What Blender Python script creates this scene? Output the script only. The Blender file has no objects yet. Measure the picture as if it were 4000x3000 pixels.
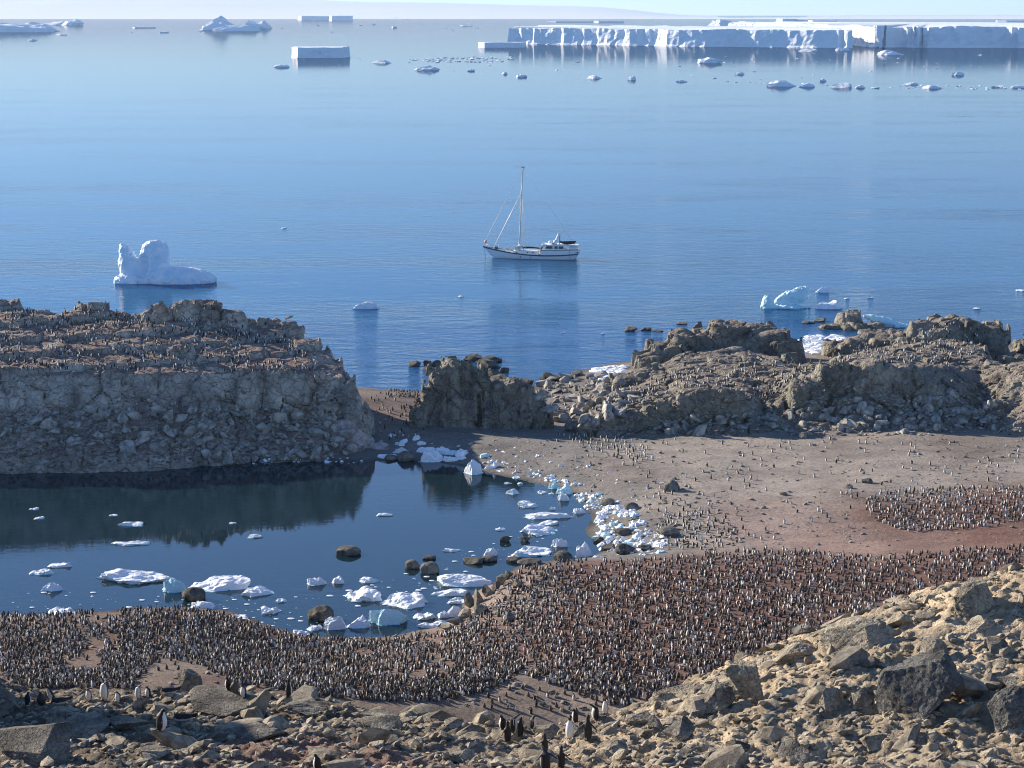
import bpy, bmesh, math, random
import numpy as np
from mathutils import Vector
from mathutils.bvhtree import BVHTree
R = math.radians
SC = bpy.context.scene
COL = SC.collection
rng = np.random.default_rng(7)
random.seed(7)

# ------------------------------------------------------------------ camera, sky, sun, exposure
CAM_Z = 62.0
F_PX = 8090.0
PITCH = math.atan((1500 - 50) / F_PX)
cd = bpy.data.cameras.new('camera'); cam = bpy.data.objects.new('camera', cd); COL.objects.link(cam)
cam.location = (0, 0, CAM_Z); cam.rotation_euler = (math.pi / 2 - PITCH, 0, 0)
cd.sensor_fit = 'HORIZONTAL'; cd.sensor_width = 36; cd.lens = F_PX / 4000 * 36
cd.clip_start = 0.5; cd.clip_end = 300000
SC.camera = cam
SUN_EL = 22.0; SUN_AZ = -56.0            # azimuth clockwise from +Y (the view direction)
w = bpy.data.worlds.new('World'); SC.world = w; w.use_nodes = True
wn = w.node_tree; wn.nodes.clear()
sky = wn.nodes.new('ShaderNodeTexSky'); sky.sky_type = 'NISHITA'; sky.sun_disc = False
sky.sun_elevation = R(SUN_EL); sky.sun_rotation = R(SUN_AZ)
sky.altitude = 0; sky.air_density = 0.62; sky.dust_density = 0.0; sky.ozone_density = 3.6
bg = wn.nodes.new('ShaderNodeBackground'); bg.inputs['Strength'].default_value = 0.12
wo = wn.nodes.new('ShaderNodeOutputWorld')
wn.links.new(sky.outputs[0], bg.inputs[0]); wn.links.new(bg.outputs[0], wo.inputs[0])
sl = bpy.data.lights.new('sun', 'SUN'); sun = bpy.data.objects.new('sun', sl); COL.objects.link(sun)
sl.energy = 5.0; sl.angle = R(0.55); sl.color = (1.0, 0.87, 0.70)
sd = Vector((math.sin(R(SUN_AZ)) * math.cos(R(SUN_EL)), math.cos(R(SUN_AZ)) * math.cos(R(SUN_EL)), math.sin(R(SUN_EL))))
sun.rotation_euler = sd.to_track_quat('Z', 'Y').to_euler()
SC.view_settings.view_transform = 'Standard'; SC.view_settings.look = 'None'
SC.view_settings.gamma = 1.0; SC.view_settings.exposure = 1.0; SC.view_settings.use_curve_mapping = False
SC.render.engine = 'CYCLES'
SC.cycles.max_bounces = 6; SC.cycles.diffuse_bounces = 3; SC.cycles.glossy_bounces = 3
SC.cycles.transparent_max_bounces = 8; SC.cycles.volume_bounces = 0
SC.cycles.use_denoising = True; SC.cycles.filter_width = 1.1
SC.cycles.caustics_reflective = False; SC.cycles.caustics_refractive = False

# ------------------------------------------------------------------ surveying: pixel of the photograph -> point in the place
CP, SP = math.cos(PITCH), math.sin(PITCH)
def ray(px, py):
    dx = (px - 2000) / F_PX; dy = -(py - 1500) / F_PX
    return np.array((dx, CP + dy * SP, -SP + dy * CP))
def at_z(px, py, z=0.0):
    d = ray(px, py); t = (z - CAM_Z) / d[2]
    return np.array((0, 0, CAM_Z)) + d * t
def z_of(py, d):                            # height of a point seen at row py, d metres ahead
    r = ray(2000, py); return CAM_Z + d * r[2] / r[1]
def u_of(x, y, z):                          # column in which a point is seen
    return 2000 + F_PX * x / (y * CP + (CAM_Z - z) * SP)
def x_of(u, y, z):
    return (u - 2000) / F_PX * (y * CP + (CAM_Z - z) * SP)
def mpp(p):                                 # metres per photograph pixel at a point
    return (p[1] * CP + (CAM_Z - p[2]) * SP) / F_PX

# ------------------------------------------------------------------ noise
def _h(ix, iy, iz, s):
    with np.errstate(over='ignore'):
        n = (ix.astype(np.uint32) * np.uint32(374761393) + iy.astype(np.uint32) * np.uint32(668265263)
             + iz.astype(np.uint32) * np.uint32(2147483647) + np.uint32(s * 974711 + 1013))
        n = (n ^ (n >> np.uint32(13))) * np.uint32(1274126177)
        n = (n ^ (n >> np.uint32(16))) * np.uint32(2246822519)
        n = n ^ (n >> np.uint32(15))
    return n.astype(np.float32) / np.float32(4294967295.0)
def vnoise(P, s=0):
    P = np.asarray(P, np.float32); i = np.floor(P).astype(np.int32); f = P - i; f = f * f * (3 - 2 * f)
    x, y, z = i[:, 0], i[:, 1], i[:, 2]; fx, fy, fz = f[:, 0], f[:, 1], f[:, 2]
    def L(a, b, t): return a + (b - a) * t
    r = []
    for dz in (0, 1):
        a = L(_h(x, y, z + dz, s), _h(x + 1, y, z + dz, s), fx); b = L(_h(x, y + 1, z + dz, s), _h(x + 1, y + 1, z + dz, s), fx)
        r.append(L(a, b, fy))
    return L(r[0], r[1], fz) * 2 - 1
def fbm(P, o=4, s=0, g=0.5):
    P = np.asarray(P, np.float32); a = 1.0; t = 0; n = 0
    for k in range(o):
        t = t + a * vnoise(P + 17.3 * k, s + k); n += a; a *= g; P = P * 2.03
    return t / n
def worley(P, s=0):                         # nearest two of the eight surrounding jittered seeds
    P = np.asarray(P, np.float32); i = np.floor(P - 0.5).astype(np.int32)
    N = len(P); f1 = np.full(N, 9., np.float32); f2 = f1.copy(); cid = np.zeros(N, np.float32); off = np.zeros((N, 3), np.float32)
    for a in (0, 1):
        for b in (0, 1):
            for c in (0, 1):
                x, y, z = i[:, 0] + a, i[:, 1] + b, i[:, 2] + c
                h = _h(x, y, z, s); h2 = (h * 977.13) % 1.0; h3 = (h * 7919.7) % 1.0
                q = np.stack((x + .12 + .76 * h, y + .12 + .76 * h2, z + .12 + .76 * h3), 1) - P
                d = np.sqrt(q[:, 0] ** 2 + q[:, 1] ** 2 + q[:, 2] ** 2); m = d < f1
                f2 = np.where(m, f1, np.minimum(f2, d)); f1 = np.where(m, d, f1)
                cid[m] = (h[m] * 331.7) % 1.0; off[m] = q[m]
    return f1, f2, cid, off
def sstep(a, b, x):
    t = np.clip((x - a) / (b - a), 0, 1); return t * t * (3 - 2 * t)

# ------------------------------------------------------------------ mesh helpers
def mesh(name, V, Fq, mats=(), midx=None, smooth=False, attr=None):
    V = np.asarray(V, np.float32); me = bpy.data.meshes.new(name)
    if isinstance(Fq, np.ndarray):
        n, k = Fq.shape; loops = Fq.reshape(-1); starts = np.arange(n) * k
    else:
        n = len(Fq); ln = np.array([len(f) for f in Fq]); loops = np.concatenate([np.asarray(f) for f in Fq]); starts = np.concatenate(([0], np.cumsum(ln)[:-1]))
    me.vertices.add(len(V)); me.vertices.foreach_set('co', V.reshape(-1))
    me.loops.add(len(loops)); me.loops.foreach_set('vertex_index', loops.astype(np.int32))
    me.polygons.add(n); me.polygons.foreach_set('loop_start', starts.astype(np.int32))
    for m in mats: me.materials.append(m)
    if midx is not None: me.polygons.foreach_set('material_index', np.asarray(midx, np.int32))
    me.polygons.foreach_set('use_smooth', np.full(n, smooth, bool))
    if attr is not None:
        for an, av in attr.items():
            a = me.attributes.new(an, 'FLOAT_COLOR', 'POINT'); av = np.asarray(av, np.float32)
            if av.shape[1] == 3: av = np.concatenate((av, np.ones((len(av), 1), np.float32)), 1)
            a.data.foreach_set('color', av.reshape(-1))
    me.update(calc_edges=True); me.validate(clean_customdata=False)
    return me
def link(name, me, parent=None, loc=None, rot=None, scale=None, **pr):
    o = bpy.data.objects.new(name, me); COL.objects.link(o)
    if parent is not None: o.parent = parent
    if loc is not None: o.location = [float(v) for v in loc]
    if rot is not None: o.rotation_euler = [float(v) for v in rot]
    if scale is not None: o.scale = [float(v) for v in scale] if hasattr(scale, '__len__') else (float(scale),) * 3
    for k, v in pr.items(): o[k] = v
    return o
def thing(o, label, category, group=None):
    o['label'] = label; o['category'] = category
    if group: o['group'] = group
    return o
def structure(o): o['kind'] = 'structure'; return o
def stuff(o, label=None, cat=None):
    o['kind'] = 'stuff'
    if label: o['label'] = label
    if cat: o['category'] = cat
    return o
def grid_faces(nr, nc):
    i = np.arange(nr * nc).reshape(nr, nc)
    return np.stack((i[:-1, :-1], i[:-1, 1:], i[1:, 1:], i[1:, :-1]), -1).reshape(-1, 4)
def surface_net(F, org, h):
    s = F < 0; nx, ny, nz = F.shape
    c = np.zeros((nx - 1, ny - 1, nz - 1), np.int8)
    for a in (0, 1):
        for b in (0, 1):
            for d in (0, 1): c += s[a:nx - 1 + a, b:ny - 1 + b, d:nz - 1 + d]
    I, J, K = np.nonzero((c > 0) & (c < 8))
    idx = np.full(c.shape, -1, np.int32); idx[I, J, K] = np.arange(len(I))
    pos = np.zeros((len(I), 3), np.float32); cnt = np.zeros(len(I), np.float32)
    cs = [(a, b, d) for a in (0, 1) for b in (0, 1) for d in (0, 1)]
    for p in cs:
        for q in cs:
            if sum(q) - sum(p) == 1 and sum(abs(q[k] - p[k]) for k in range(3)) == 1:
                fa = F[I + p[0], J + p[1], K + p[2]]; fb = F[I + q[0], J + q[1], K + q[2]]
                m = (fa < 0) != (fb < 0); t = np.where(m, fa / np.where(m, fa - fb, 1), 0)
                for k in range(3): pos[:, k] += np.where(m, p[k] + (q[k] - p[k]) * t, 0)
                cnt += m
    pos /= cnt[:, None]
    V = (np.stack((I, J, K), 1) + pos) * h + np.asarray(org, np.float32)
    Q = []
    for ax in range(3):
        sl0 = [slice(None)] * 3; sl1 = [slice(None)] * 3; sl0[ax] = slice(0, -1); sl1[ax] = slice(1, None)
        ch = s[tuple(sl0)] != s[tuple(sl1)]
        i, j, k = np.nonzero(ch); g = [i, j, k]; o1, o2 = [b for b in range(3) if b != ax]
        ok = (g[o1] > 0) & (g[o2] > 0) & (g[o1] < F.shape[o1] - 1) & (g[o2] < F.shape[o2] - 1)
        g = [v[ok] for v in g]; ins = s[tuple(g)]
        def cell(a, b):
            gg = [v.copy() for v in g]; gg[o1] = gg[o1] + a; gg[o2] = gg[o2] + b; return idx[tuple(gg)]
        q = np.stack((cell(-1, -1), cell(0, -1), cell(0, 0), cell(-1, 0)), 1)
        flip = ins if ax != 1 else ~ins
        q = np.where(flip[:, None], q, q[:, ::-1]); Q.append(q)
    return V, np.concatenate(Q)
def bilinear(T, x0, dx, y0, dy, x, y):
    fx = np.clip((x - x0) / dx, 0, T.shape[0] - 1.001); fy = np.clip((y - y0) / dy, 0, T.shape[1] - 1.001)
    i = fx.astype(int); j = fy.astype(int); a = fx - i; b = fy - j
    return (T[i, j] * (1 - a) + T[i + 1, j] * a) * (1 - b) + (T[i, j + 1] * (1 - a) + T[i + 1, j + 1] * a) * b

# ------------------------------------------------------------------ materials
class NT:
    def __init__(s, name, vol=False):
        s.m = bpy.data.materials.new(name); s.m.use_nodes = True; s.t = s.m.node_tree; s.t.nodes.clear()
        s.out = s.t.nodes.new('ShaderNodeOutputMaterial')
    def n(s, ty, ins=None, **pr):
        d = s.t.nodes.new('ShaderNode' + ty)
        for k, v in pr.items(): setattr(d, k, v)
        for k, v in (ins or {}).items():
            if isinstance(v, bpy.types.NodeSocket): s.t.links.new(v, d.inputs[k])
            else: d.inputs[k].default_value = v
        return d
    def ramp(s, fac, stops, mode='LINEAR'):
        d = s.n('ValToRGB', {0: fac}); r = d.color_ramp; r.interpolation = mode
        while len(r.elements) < len(stops): r.elements.new(0.5)
        for e, (p, c) in zip(r.elements, stops):
            e.position = p; e.color = (c, c, c, 1) if not hasattr(c, '__len__') else (*c, 1)
        return d.outputs[0]
    def math(s, op, a, b=0.0, clamp=False): return s.n('Math', {0: a, 1: b}, operation=op, use_clamp=clamp).outputs[0]
    def mix(s, f, a, b, bt='MIX'):
        d = s.t.nodes.new('ShaderNodeMix'); d.data_type = 'RGBA'; d.blend_type = bt
        for k, v in ((0, f), (6, a), (7, b)):
            if isinstance(v, bpy.types.NodeSocket): s.t.links.new(v, d.inputs[k])
            elif k == 0: d.inputs[0].default_value = v
            else: d.inputs[k].default_value = (*v, 1) if len(v) == 3 else v
        return d.outputs[2]
    def pos(s, scale=(1, 1, 1), obj=False):
        src = s.n('TexCoord').outputs['Object'] if obj else s.n('NewGeometry').outputs['Position']
        return s.n('VectorMath', {0: src, 1: scale}, operation='MULTIPLY').outputs[0]
    def noise(s, v, scale, det=4, rough=0.55, dist=0.0): return s.n('TexNoise', {'Vector': v, 'Scale': scale, 'Detail': det, 'Roughness': rough, 'Distortion': dist}).outputs['Fac']
    def bump(s, h, st, dist, nrm=None):
        i = {'Height': h, 'Strength': st, 'Distance': dist}
        if nrm is not None: i['Normal'] = nrm
        return s.n('Bump', i).outputs[0]
    def bsdf(s, col, rough=0.8, nrm=None, spec=0.3, **kw):
        i = {'Base Color': col if isinstance(col, bpy.types.NodeSocket) else (*col, 1), 'Roughness': rough, 'Specular IOR Level': spec}
        if nrm is not None: i['Normal'] = nrm
        i.update(kw); b = s.n('BsdfPrincipled', i); s.t.links.new(b.outputs[0], s.out.inputs[0]); return s.m

def mat_plain(name, c, rough=0.6, var=0.12, spec=0.3, obj=True):
    t = NT(name); p = t.pos(obj=obj); n = t.noise(p, 6.0)
    return t.bsdf(t.mix(n, tuple(v * (1 - var) for v in c), tuple(min(1, v * (1 + var)) for v in c)), rough, spec=spec)

def mat_rock(name, stops, scale=0.25, bumpd=0.25, guano=0.0, pink=0.0, lichen=0.0, isl=False, obj=False, fine=3.0):
    t = NT(name); p = t.pos(obj=obj); g = t.n('NewGeometry'); nz = t.n('SeparateXYZ', {0: g.outputs['True Normal']}).outputs[2]
    a = t.noise(p, scale, 5, 0.68); c = t.ramp(a, stops)
    f = t.noise(p, scale * 9, 4, 0.7)
    c = t.mix(0.75, c, t.ramp(t.noise(t.pos((1, 1, 0.5), obj), scale * 0.9, 4, 0.75), [(0.38, (0.42, 0.43, 0.43)), (0.52, (0.95, 0.95, 0.95)), (0.66, (1.2, 1.18, 1.12))]), 'MULTIPLY')
    c = t.mix(0.55, c, t.ramp(f, [(0.3, 0.42), (0.7, 1.0)]), 'MULTIPLY')
    rnd = g.outputs['Random Per Island'] if isl else t.n('ObjectInfo').outputs['Random']
    if isl or obj:
        c = t.mix(0.6, c, t.ramp(rnd, [(0.0, (0.55, 0.53, 0.52)), (0.5, (1.0, 0.98, 0.95)), (1.0, (1.25, 1.2, 1.1))]), 'MULTIPLY')
    if lichen:
        lm = t.math('MULTIPLY', t.ramp(t.noise(p, scale * 2.3, 4, 0.7), [(0.47, 0.0), (0.62, 1.0)]), lichen)
        c = t.mix(lm, c, t.mix(f, (0.20, 0.205, 0.135), (0.36, 0.355, 0.25)))
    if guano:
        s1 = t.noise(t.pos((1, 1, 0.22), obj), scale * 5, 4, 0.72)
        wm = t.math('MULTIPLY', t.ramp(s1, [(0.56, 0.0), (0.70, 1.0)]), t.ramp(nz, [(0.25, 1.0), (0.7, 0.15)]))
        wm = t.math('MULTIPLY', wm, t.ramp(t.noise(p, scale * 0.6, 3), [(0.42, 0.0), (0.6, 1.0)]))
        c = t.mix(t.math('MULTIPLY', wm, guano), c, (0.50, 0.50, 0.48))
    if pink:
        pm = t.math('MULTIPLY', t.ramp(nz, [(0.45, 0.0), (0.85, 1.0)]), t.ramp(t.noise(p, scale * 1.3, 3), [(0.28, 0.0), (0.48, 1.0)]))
        c = t.mix(t.math('MULTIPLY', pm, pink), c, t.mix(f, (0.14, 0.10, 0.085), (0.27, 0.205, 0.18)))  # reddish guano on flat tops, darkened to put in the plateau's shade
    pw = t.n('VectorMath', {0: p, 1: t.n('TexNoise', {'Vector': p, 'Scale': fine * 0.5, 'Detail': 2.0}).outputs['Color']}, operation='ADD').outputs[0]
    cr = t.ramp(t.n('TexVoronoi', {'Vector': pw, 'Scale': fine * 0.55}, feature='DISTANCE_TO_EDGE').outputs[0], [(0.0, 0.0), (0.07, 1.0)])
    h = t.math('ADD', t.noise(p, fine, 5, 0.75), t.math('MULTIPLY', cr, 0.5))
    return t.bsdf(c, 0.9, t.bump(h, 0.9, bumpd), 0.2)

def mat_ice(name, tint=(0.80, 0.83, 0.87), turq=0.3, obj=True, scale=1.0, below=True):
    t = NT(name); p = t.pos(obj=obj); n = t.noise(p, 0.9 * scale, 5, 0.6)
    c = t.mix(t.math('MULTIPLY', t.ramp(n, [(0.50, 0.0), (0.72, 1.0)]), turq), tint, (0.42, 0.72, 0.80))
    if below:
        z = t.n('SeparateXYZ', {0: t.n('NewGeometry').outputs['Position']}).outputs[2]
        c = t.mix(t.ramp(t.math('ADD', z, 0.5), [(0.50, 1.0), (0.56, 0.0)]), c, (0.22, 0.66, 0.74))
    h = t.noise(p, 5 * scale, 6, 0.65)
    return t.bsdf(c, 0.55, t.bump(h, 0.5, 0.12 / scale), 0.35)
# ------------------------------------------------------------------ sea, pool
def mat_water(name, deep, amp, scale, rough, clear, calm=0.0, tint=(.95, .97, 1)):
    t = NT(name); p = t.pos((1.0, 1.0, 1.0))
    pa = t.pos((0.55, 1.0, 1.0))
    h1 = t.noise(pa, scale, 3, 0.6, 0.4); h2 = t.noise(pa, scale * 4.7, 3, 0.6)
    patch = t.ramp(t.noise(t.pos((0.3, 1.0, 1.0)), 0.018, 4, 0.6), [(0.36, 0.30 - calm), (0.50, 0.9), (0.64, 1.9)])
    streak = t.ramp(t.noise(t.pos((0.22, 1.0, 1.0)), 0.11, 3, 0.7), [(0.58, 1.0), (0.70, 3.0)]) if calm == 0 else 1.0
    h = t.math('SUBTRACT', t.math('ADD', h1, t.math('MULTIPLY', h2, 0.35)), 0.675)
    h = t.math('MULTIPLY', h, t.math('MULTIPLY', patch, streak))
    if calm == 0:                            # the wind dies away farther out
        yw = t.n('SeparateXYZ', {0: t.n('NewGeometry').outputs['Position']}).outputs[1]
        h = t.math('MULTIPLY', h, t.ramp(t.math('DIVIDE', yw, 4000.0), [(0.10, 1.6), (0.135, 0.9), (0.20, 0.30), (0.5, 0.06)]))
    nm = t.bump(h, 1.0, amp)
    gl = t.n('BsdfGlossy', {'Color': (*tint, 1), 'Roughness': rough, 'Normal': nm})
    df = t.n('BsdfDiffuse', {'Color': (*deep, 1)})
    tr = t.n('BsdfTransparent', {'Color': (0.20, 0.42, 0.46, 1)})
    body = t.n('MixShader', {0: clear, 1: df.outputs[0], 2: tr.outputs[0]})
    fr = t.n('Fresnel', {'IOR': 1.333, 'Normal': nm})
    mx = t.n('MixShader', {0: fr.outputs[0], 1: body.outputs[0], 2: gl.outputs[0]})
    t.t.links.new(mx.outputs[0], t.out.inputs[0]); return t.m
M_SEA = mat_water('sea_water', (0.020, 0.115, 0.30), 0.17, 0.27, 0.05, 0.22, tint=(.485, .485, .52))
M_POOL = mat_water('pool_water', (0.016, 0.045, 0.062), 0.010, 0.9, 0.015, 0.5, calm=0.3, tint=(.92, .92, .95))
S = 47000.0
structure(link('sea', mesh('sea', [(-S, -200, 0), (S, -200, 0), (S, S, 0), (-S, S, 0)], [(0, 1, 2, 3)], [M_SEA])))

# ------------------------------------------------------------------ ground: one sheet, hillside in front, colony flat, pool basin, beach, sea bed
MID = [(-300,1868,0),(0,1830,-.7),(300,1822,-.7),(600,1812,-.6),(900,1795,-.2),(1200,1785,.2),(1420,1785,.3),
 (200,1950,-1.6),(800,1950,-1.6),(1300,1900,-1.2),(1480,1850,-.8),(400,2150,-1.8),(1000,2100,-1.8),(1600,2050,-1.5),(1950,2000,-.9),(300,2300,-1.6),(900,2270,-1.6),(1500,2300,-1.3),(1800,2150,-1),(-300,2150,-1.8),
 (1500,1797,0),(1600,1800,0),(1700,1803,0),(1800,1822,0),(1950,1856,0),(2063,1883,0),(2139,1897,0),(2244,1925,0),(2265,1962,0),(2285,1995,0),(2318,2020,0),(2312,2045,0),(2300,2070,0),(2350,2115,0),(2358,2150,0),(2250,2183,0),(2100,2192,0),
 (2150,2120,-.5),(2000,2120,-.7),(2200,2040,-.5),(2100,1940,-.5),(1850,1870,-.5),
 (1990,2238,0),(1938,2275,0),(1845,2325,0),(1805,2390,0),(1756,2436,0),(1630,2462,0),(1516,2484,0),(1374,2488,0),(1231,2482,0),(1150,2465,0),(1050,2440,0),(900,2395,0),(700,2370,0),(400,2385,0),(0,2405,0),(-300,2410,0),
 (-300,2440,3),(0,2440,3),(400,2412,3),(700,2398,3.5),(850,2415,3),(970,2450,2),(1100,2480,1.0),(1231,2500,.5),(1400,2510,.6),(1550,2505,.7),(1700,2475,.9),(1830,2430,1.5),
 (2030,2240,2.4),(2102,2214,2.6),(2250,2197,2.5),(2442,2200,2.6),(2600,2180,3),(2800,2165,3),(3000,2150,3.3),(3200,2165,3),(3400,2180,3),(3600,2165,3.3),(4000,2140,4),(4300,2140,4),
 (2600,2150,1.6),(3000,2120,2),(3400,2130,2),(3800,2110,2.4),
 (2300,2300,3.5),(2600,2300,4),(3000,2300,4.2),(3500,2280,4.5),(2300,2450,4.5),(2800,2450,5),(2300,2600,6),(2700,2600,6),(2000,2650,6.5),(2000,2780,7.5),(1950,2450,3.4),(1700,2550,3.5),(1300,2580,2.4),(1300,2650,5),(1000,2550,3.5),(600,2550,4.5),(200,2550,4.5),(-300,2550,4.5),(200,2670,7),(700,2640,6.5),(1600,2700,6.5),(3500,2400,5),(4000,2250,4.5),(4400,2250,4.5),
 (1890,2330,1.6),(1850,2400,1.6),(2010,2300,3),
 (1800,1770,.9),(1700,1700,1.5),(1500,1720,1.0),(1950,1760,1.3),(2200,1800,1.6),(2400,1850,1.6),(2500,1950,1.3),(2420,2070,.7),(2450,2150,.7),(2600,2100,1.3),(2300,1720,1.8),(2600,1720,2.2),(3000,1720,2.5),(3500,1720,3),(4000,1750,3),(4400,1750,3),(3000,1850,2.2),(3500,1850,2.6),(4000,1850,2.8),(3000,2000,1.9),(3500,2000,2.5),(4000,2000,3),(4400,2000,3),
 (1560,1580,2.6),(1470,1560,3.2),(1600,1640,2.0),(1500,1505,-1.5),(1620,1520,-1.2),(1700,1440,-2),(1900,1440,-2),(2050,1440,-2),(1560,1420,-2.5),(1850,1520,-.5),(1430,1500,-1),
 (2250,1650,1.2),(2250,1550,1.2),(2300,1470,0.3),(2150,1520,0.3),(2080,1550,.4),(2180,1430,-.9),(2000,1480,-1),
 (2600,1600,2),(3000,1550,2.5),(3500,1550,2.5),(4000,1550,2.5),(3000,1430,1),(3500,1400,1),(4000,1400,-1),(2500,1390,-.5),(3120,1350,0),(3150,1320,-.8),(2700,1270,-2.5),(3500,1230,-2.5),(3300,1280,-.6),(4300,1300,-2.5),
 (500,1400,1),(1000,1400,1),(0,1400,1),(-500,1400,1),(500,1200,-2.5),(1200,1250,-2.5),(-300,1250,-2.5)]
MP = np.array([at_z(a, b, c) for a, b, c in MID])
def _tps(r2): return np.where(r2 > 1e-9, 0.5 * r2 * np.log(r2 + 1e-12), 0)
_A = _tps(((MP[:, None, :2] - MP[None, :, :2]) ** 2).sum(-1)); nM = len(MP)
_A += np.eye(nM) * 2.0
_P = np.concatenate((np.ones((nM, 1)), MP[:, :2]), 1)
_sol = np.linalg.solve(np.block([[_A, _P], [_P.T, np.zeros((3, 3))]]), np.concatenate((MP[:, 2], np.zeros(3))))
# coarse lookup of the interpolant
gx = np.arange(-150, 151, 1.0); gy = np.arange(120, 441, 1.0)
_T = np.zeros((len(gx), len(gy)))
for i, xx in enumerate(gx):
    q = np.stack((np.full(len(gy), xx), gy), 1)
    _T[i] = _tps(((q[:, None] - MP[None, :, :2]) ** 2).sum(-1)) @ _sol[:nM] + _sol[nM] + q @ _sol[nM + 1:]
_T = np.clip(_T, -3, 9.5)
# hillside in front: (column, row of the nearest ground at 42 m, crest distance, crest row)
HILL = [(-1600, 3120, 60, 2560), (-700, 3060, 58, 2610), (-250, 3010, 60, 2690), (0, 3000, 61, 2728), (500, 3010, 61, 2728), (900, 3020, 60, 2712), (1300, 3020, 58, 2750), (1700, 3030, 54, 2835),
        (1950, 3030, 52, 2868), (2200, 3030, 51, 2858), (2450, 3020, 51, 2795), (2700, 3010, 52, 2690), (2900, 3000, 53, 2600), (3150, 2990, 54, 2480),
        (3420, 2980, 54, 2392), (3700, 2960, 54, 2310), (4000, 2940, 55, 2225), (4400, 2900, 56, 2120), (5600, 2800, 60, 1900)]
hd = np.arange(0, 171, 0.5)
hu = np.arange(-1600, 5601, 25.0)
_ctl = []
for u, pb, dc, pc in HILL:
    zc = z_of(pc, dc); s = (CAM_Z - zc) / dc
    p = [(0, 60.2), (20, z_of(pb, 42) + 22 * 0.20), (42, z_of(pb, 42)), (dc - 3, z_of(pc, dc - 3) - 0.28), (dc, zc), (dc + 4, zc - 4 * s - 0.7), (80, CAM_Z - 80 * s - 3.5), (105, CAM_Z - 105 * s - 5), (130, CAM_Z - 130 * s - 4.5), (160, CAM_Z - 160 * s - 2.5), (171, max(5, CAM_Z - 171 * s - 2))]
    _ctl.append(np.interp(hd, [a for a, b in p], [b for a, b in p]))
_ctl = np.array(_ctl)
_H = np.stack([np.interp(hu, [h[0] for h in HILL], _ctl[:, j]) for j in range(len(hd))], 1)
k = np.array([1, 3, 4, 3, 1]) / 12.0
for _ in range(2): _H = np.apply_along_axis(lambda v: np.convolve(np.pad(v, 2, 'edge'), k, 'valid'), 0, _H)
def g_base(x, y):
    x = np.asarray(x, float); y = np.asarray(y, float)
    m = bilinear(_T, -150, 1.0, 120, 1.0, x, y)
    z0 = np.clip(CAM_Z - 0.33 * y, 4, 60)
    h = bilinear(_H, -1600, 25.0, 0, 0.5, u_of(x, np.maximum(y, 6.0), z0), y)
    # unseen bulge added off to the left to throw shade over the near left rocks
    h = h + 8.5 * np.exp(-(((x + 20.3) / 3.0) ** 2 + ((y - 56.0) / 5.2) ** 2))
    return h + (m - h) * sstep(150, 182, y)
def g_height(x, y):
    x = np.asarray(x, float); y = np.asarray(y, float); z = g_base(x, y)
    P = np.stack((x, y, np.zeros_like(x)), 1)
    near = 1 - sstep(66, 90, y)
    n1 = fbm(P * 0.55, 4, 3); n2 = fbm(P * 2.6, 4, 9)
    led = fbm(np.stack((x * 0.9 + y * 0.5, y * 2.2 - x * 0.6, z * 1.2), 1), 4, 21)
    led = np.floor(led * 4 + 0.5 * n2) / 4
    rid = 1 - np.abs(fbm(P * 1.7 + 3, 4, 25)) * 2; rid2 = 1 - np.abs(fbm(np.stack((x * 3.2 + y * 1.2, y * 6 - x * 2, z * 0), 1), 4, 27)) * 2
    z = z + near * (0.30 * n1 + 0.09 * n2 + 0.16 * led + 0.15 * rid + 0.07 * rid2)
    far = 1 - near
    z = z + far * (0.16 * fbm(P * 0.22, 4, 5) + 0.04 * fbm(P * 1.3, 3, 6)) * sstep(-1.0, 0.8, z + 0.5)
    return z
uu = np.concatenate((np.arange(-1500, -200, 65), np.arange(-200, 4200, 11), np.arange(4200, 5501, 65)))
yy = np.concatenate((np.arange(2, 30, 2.0), np.arange(30, 33, 0.3), np.arange(33, 66, 0.072), np.arange(66, 150, 1.6), np.arange(150, 310, 0.5), np.arange(310, 436, 1.2)))
UU, YY = np.meshgrid(uu, yy)
zg = np.clip(CAM_Z - 0.33 * YY, 3, 60)
XX = x_of(UU, np.maximum(YY, 9), zg)
ZZ = g_height(XX.ravel(), YY.ravel())
GV = np.stack((XX.ravel(), YY.ravel(), ZZ), 1)
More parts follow.
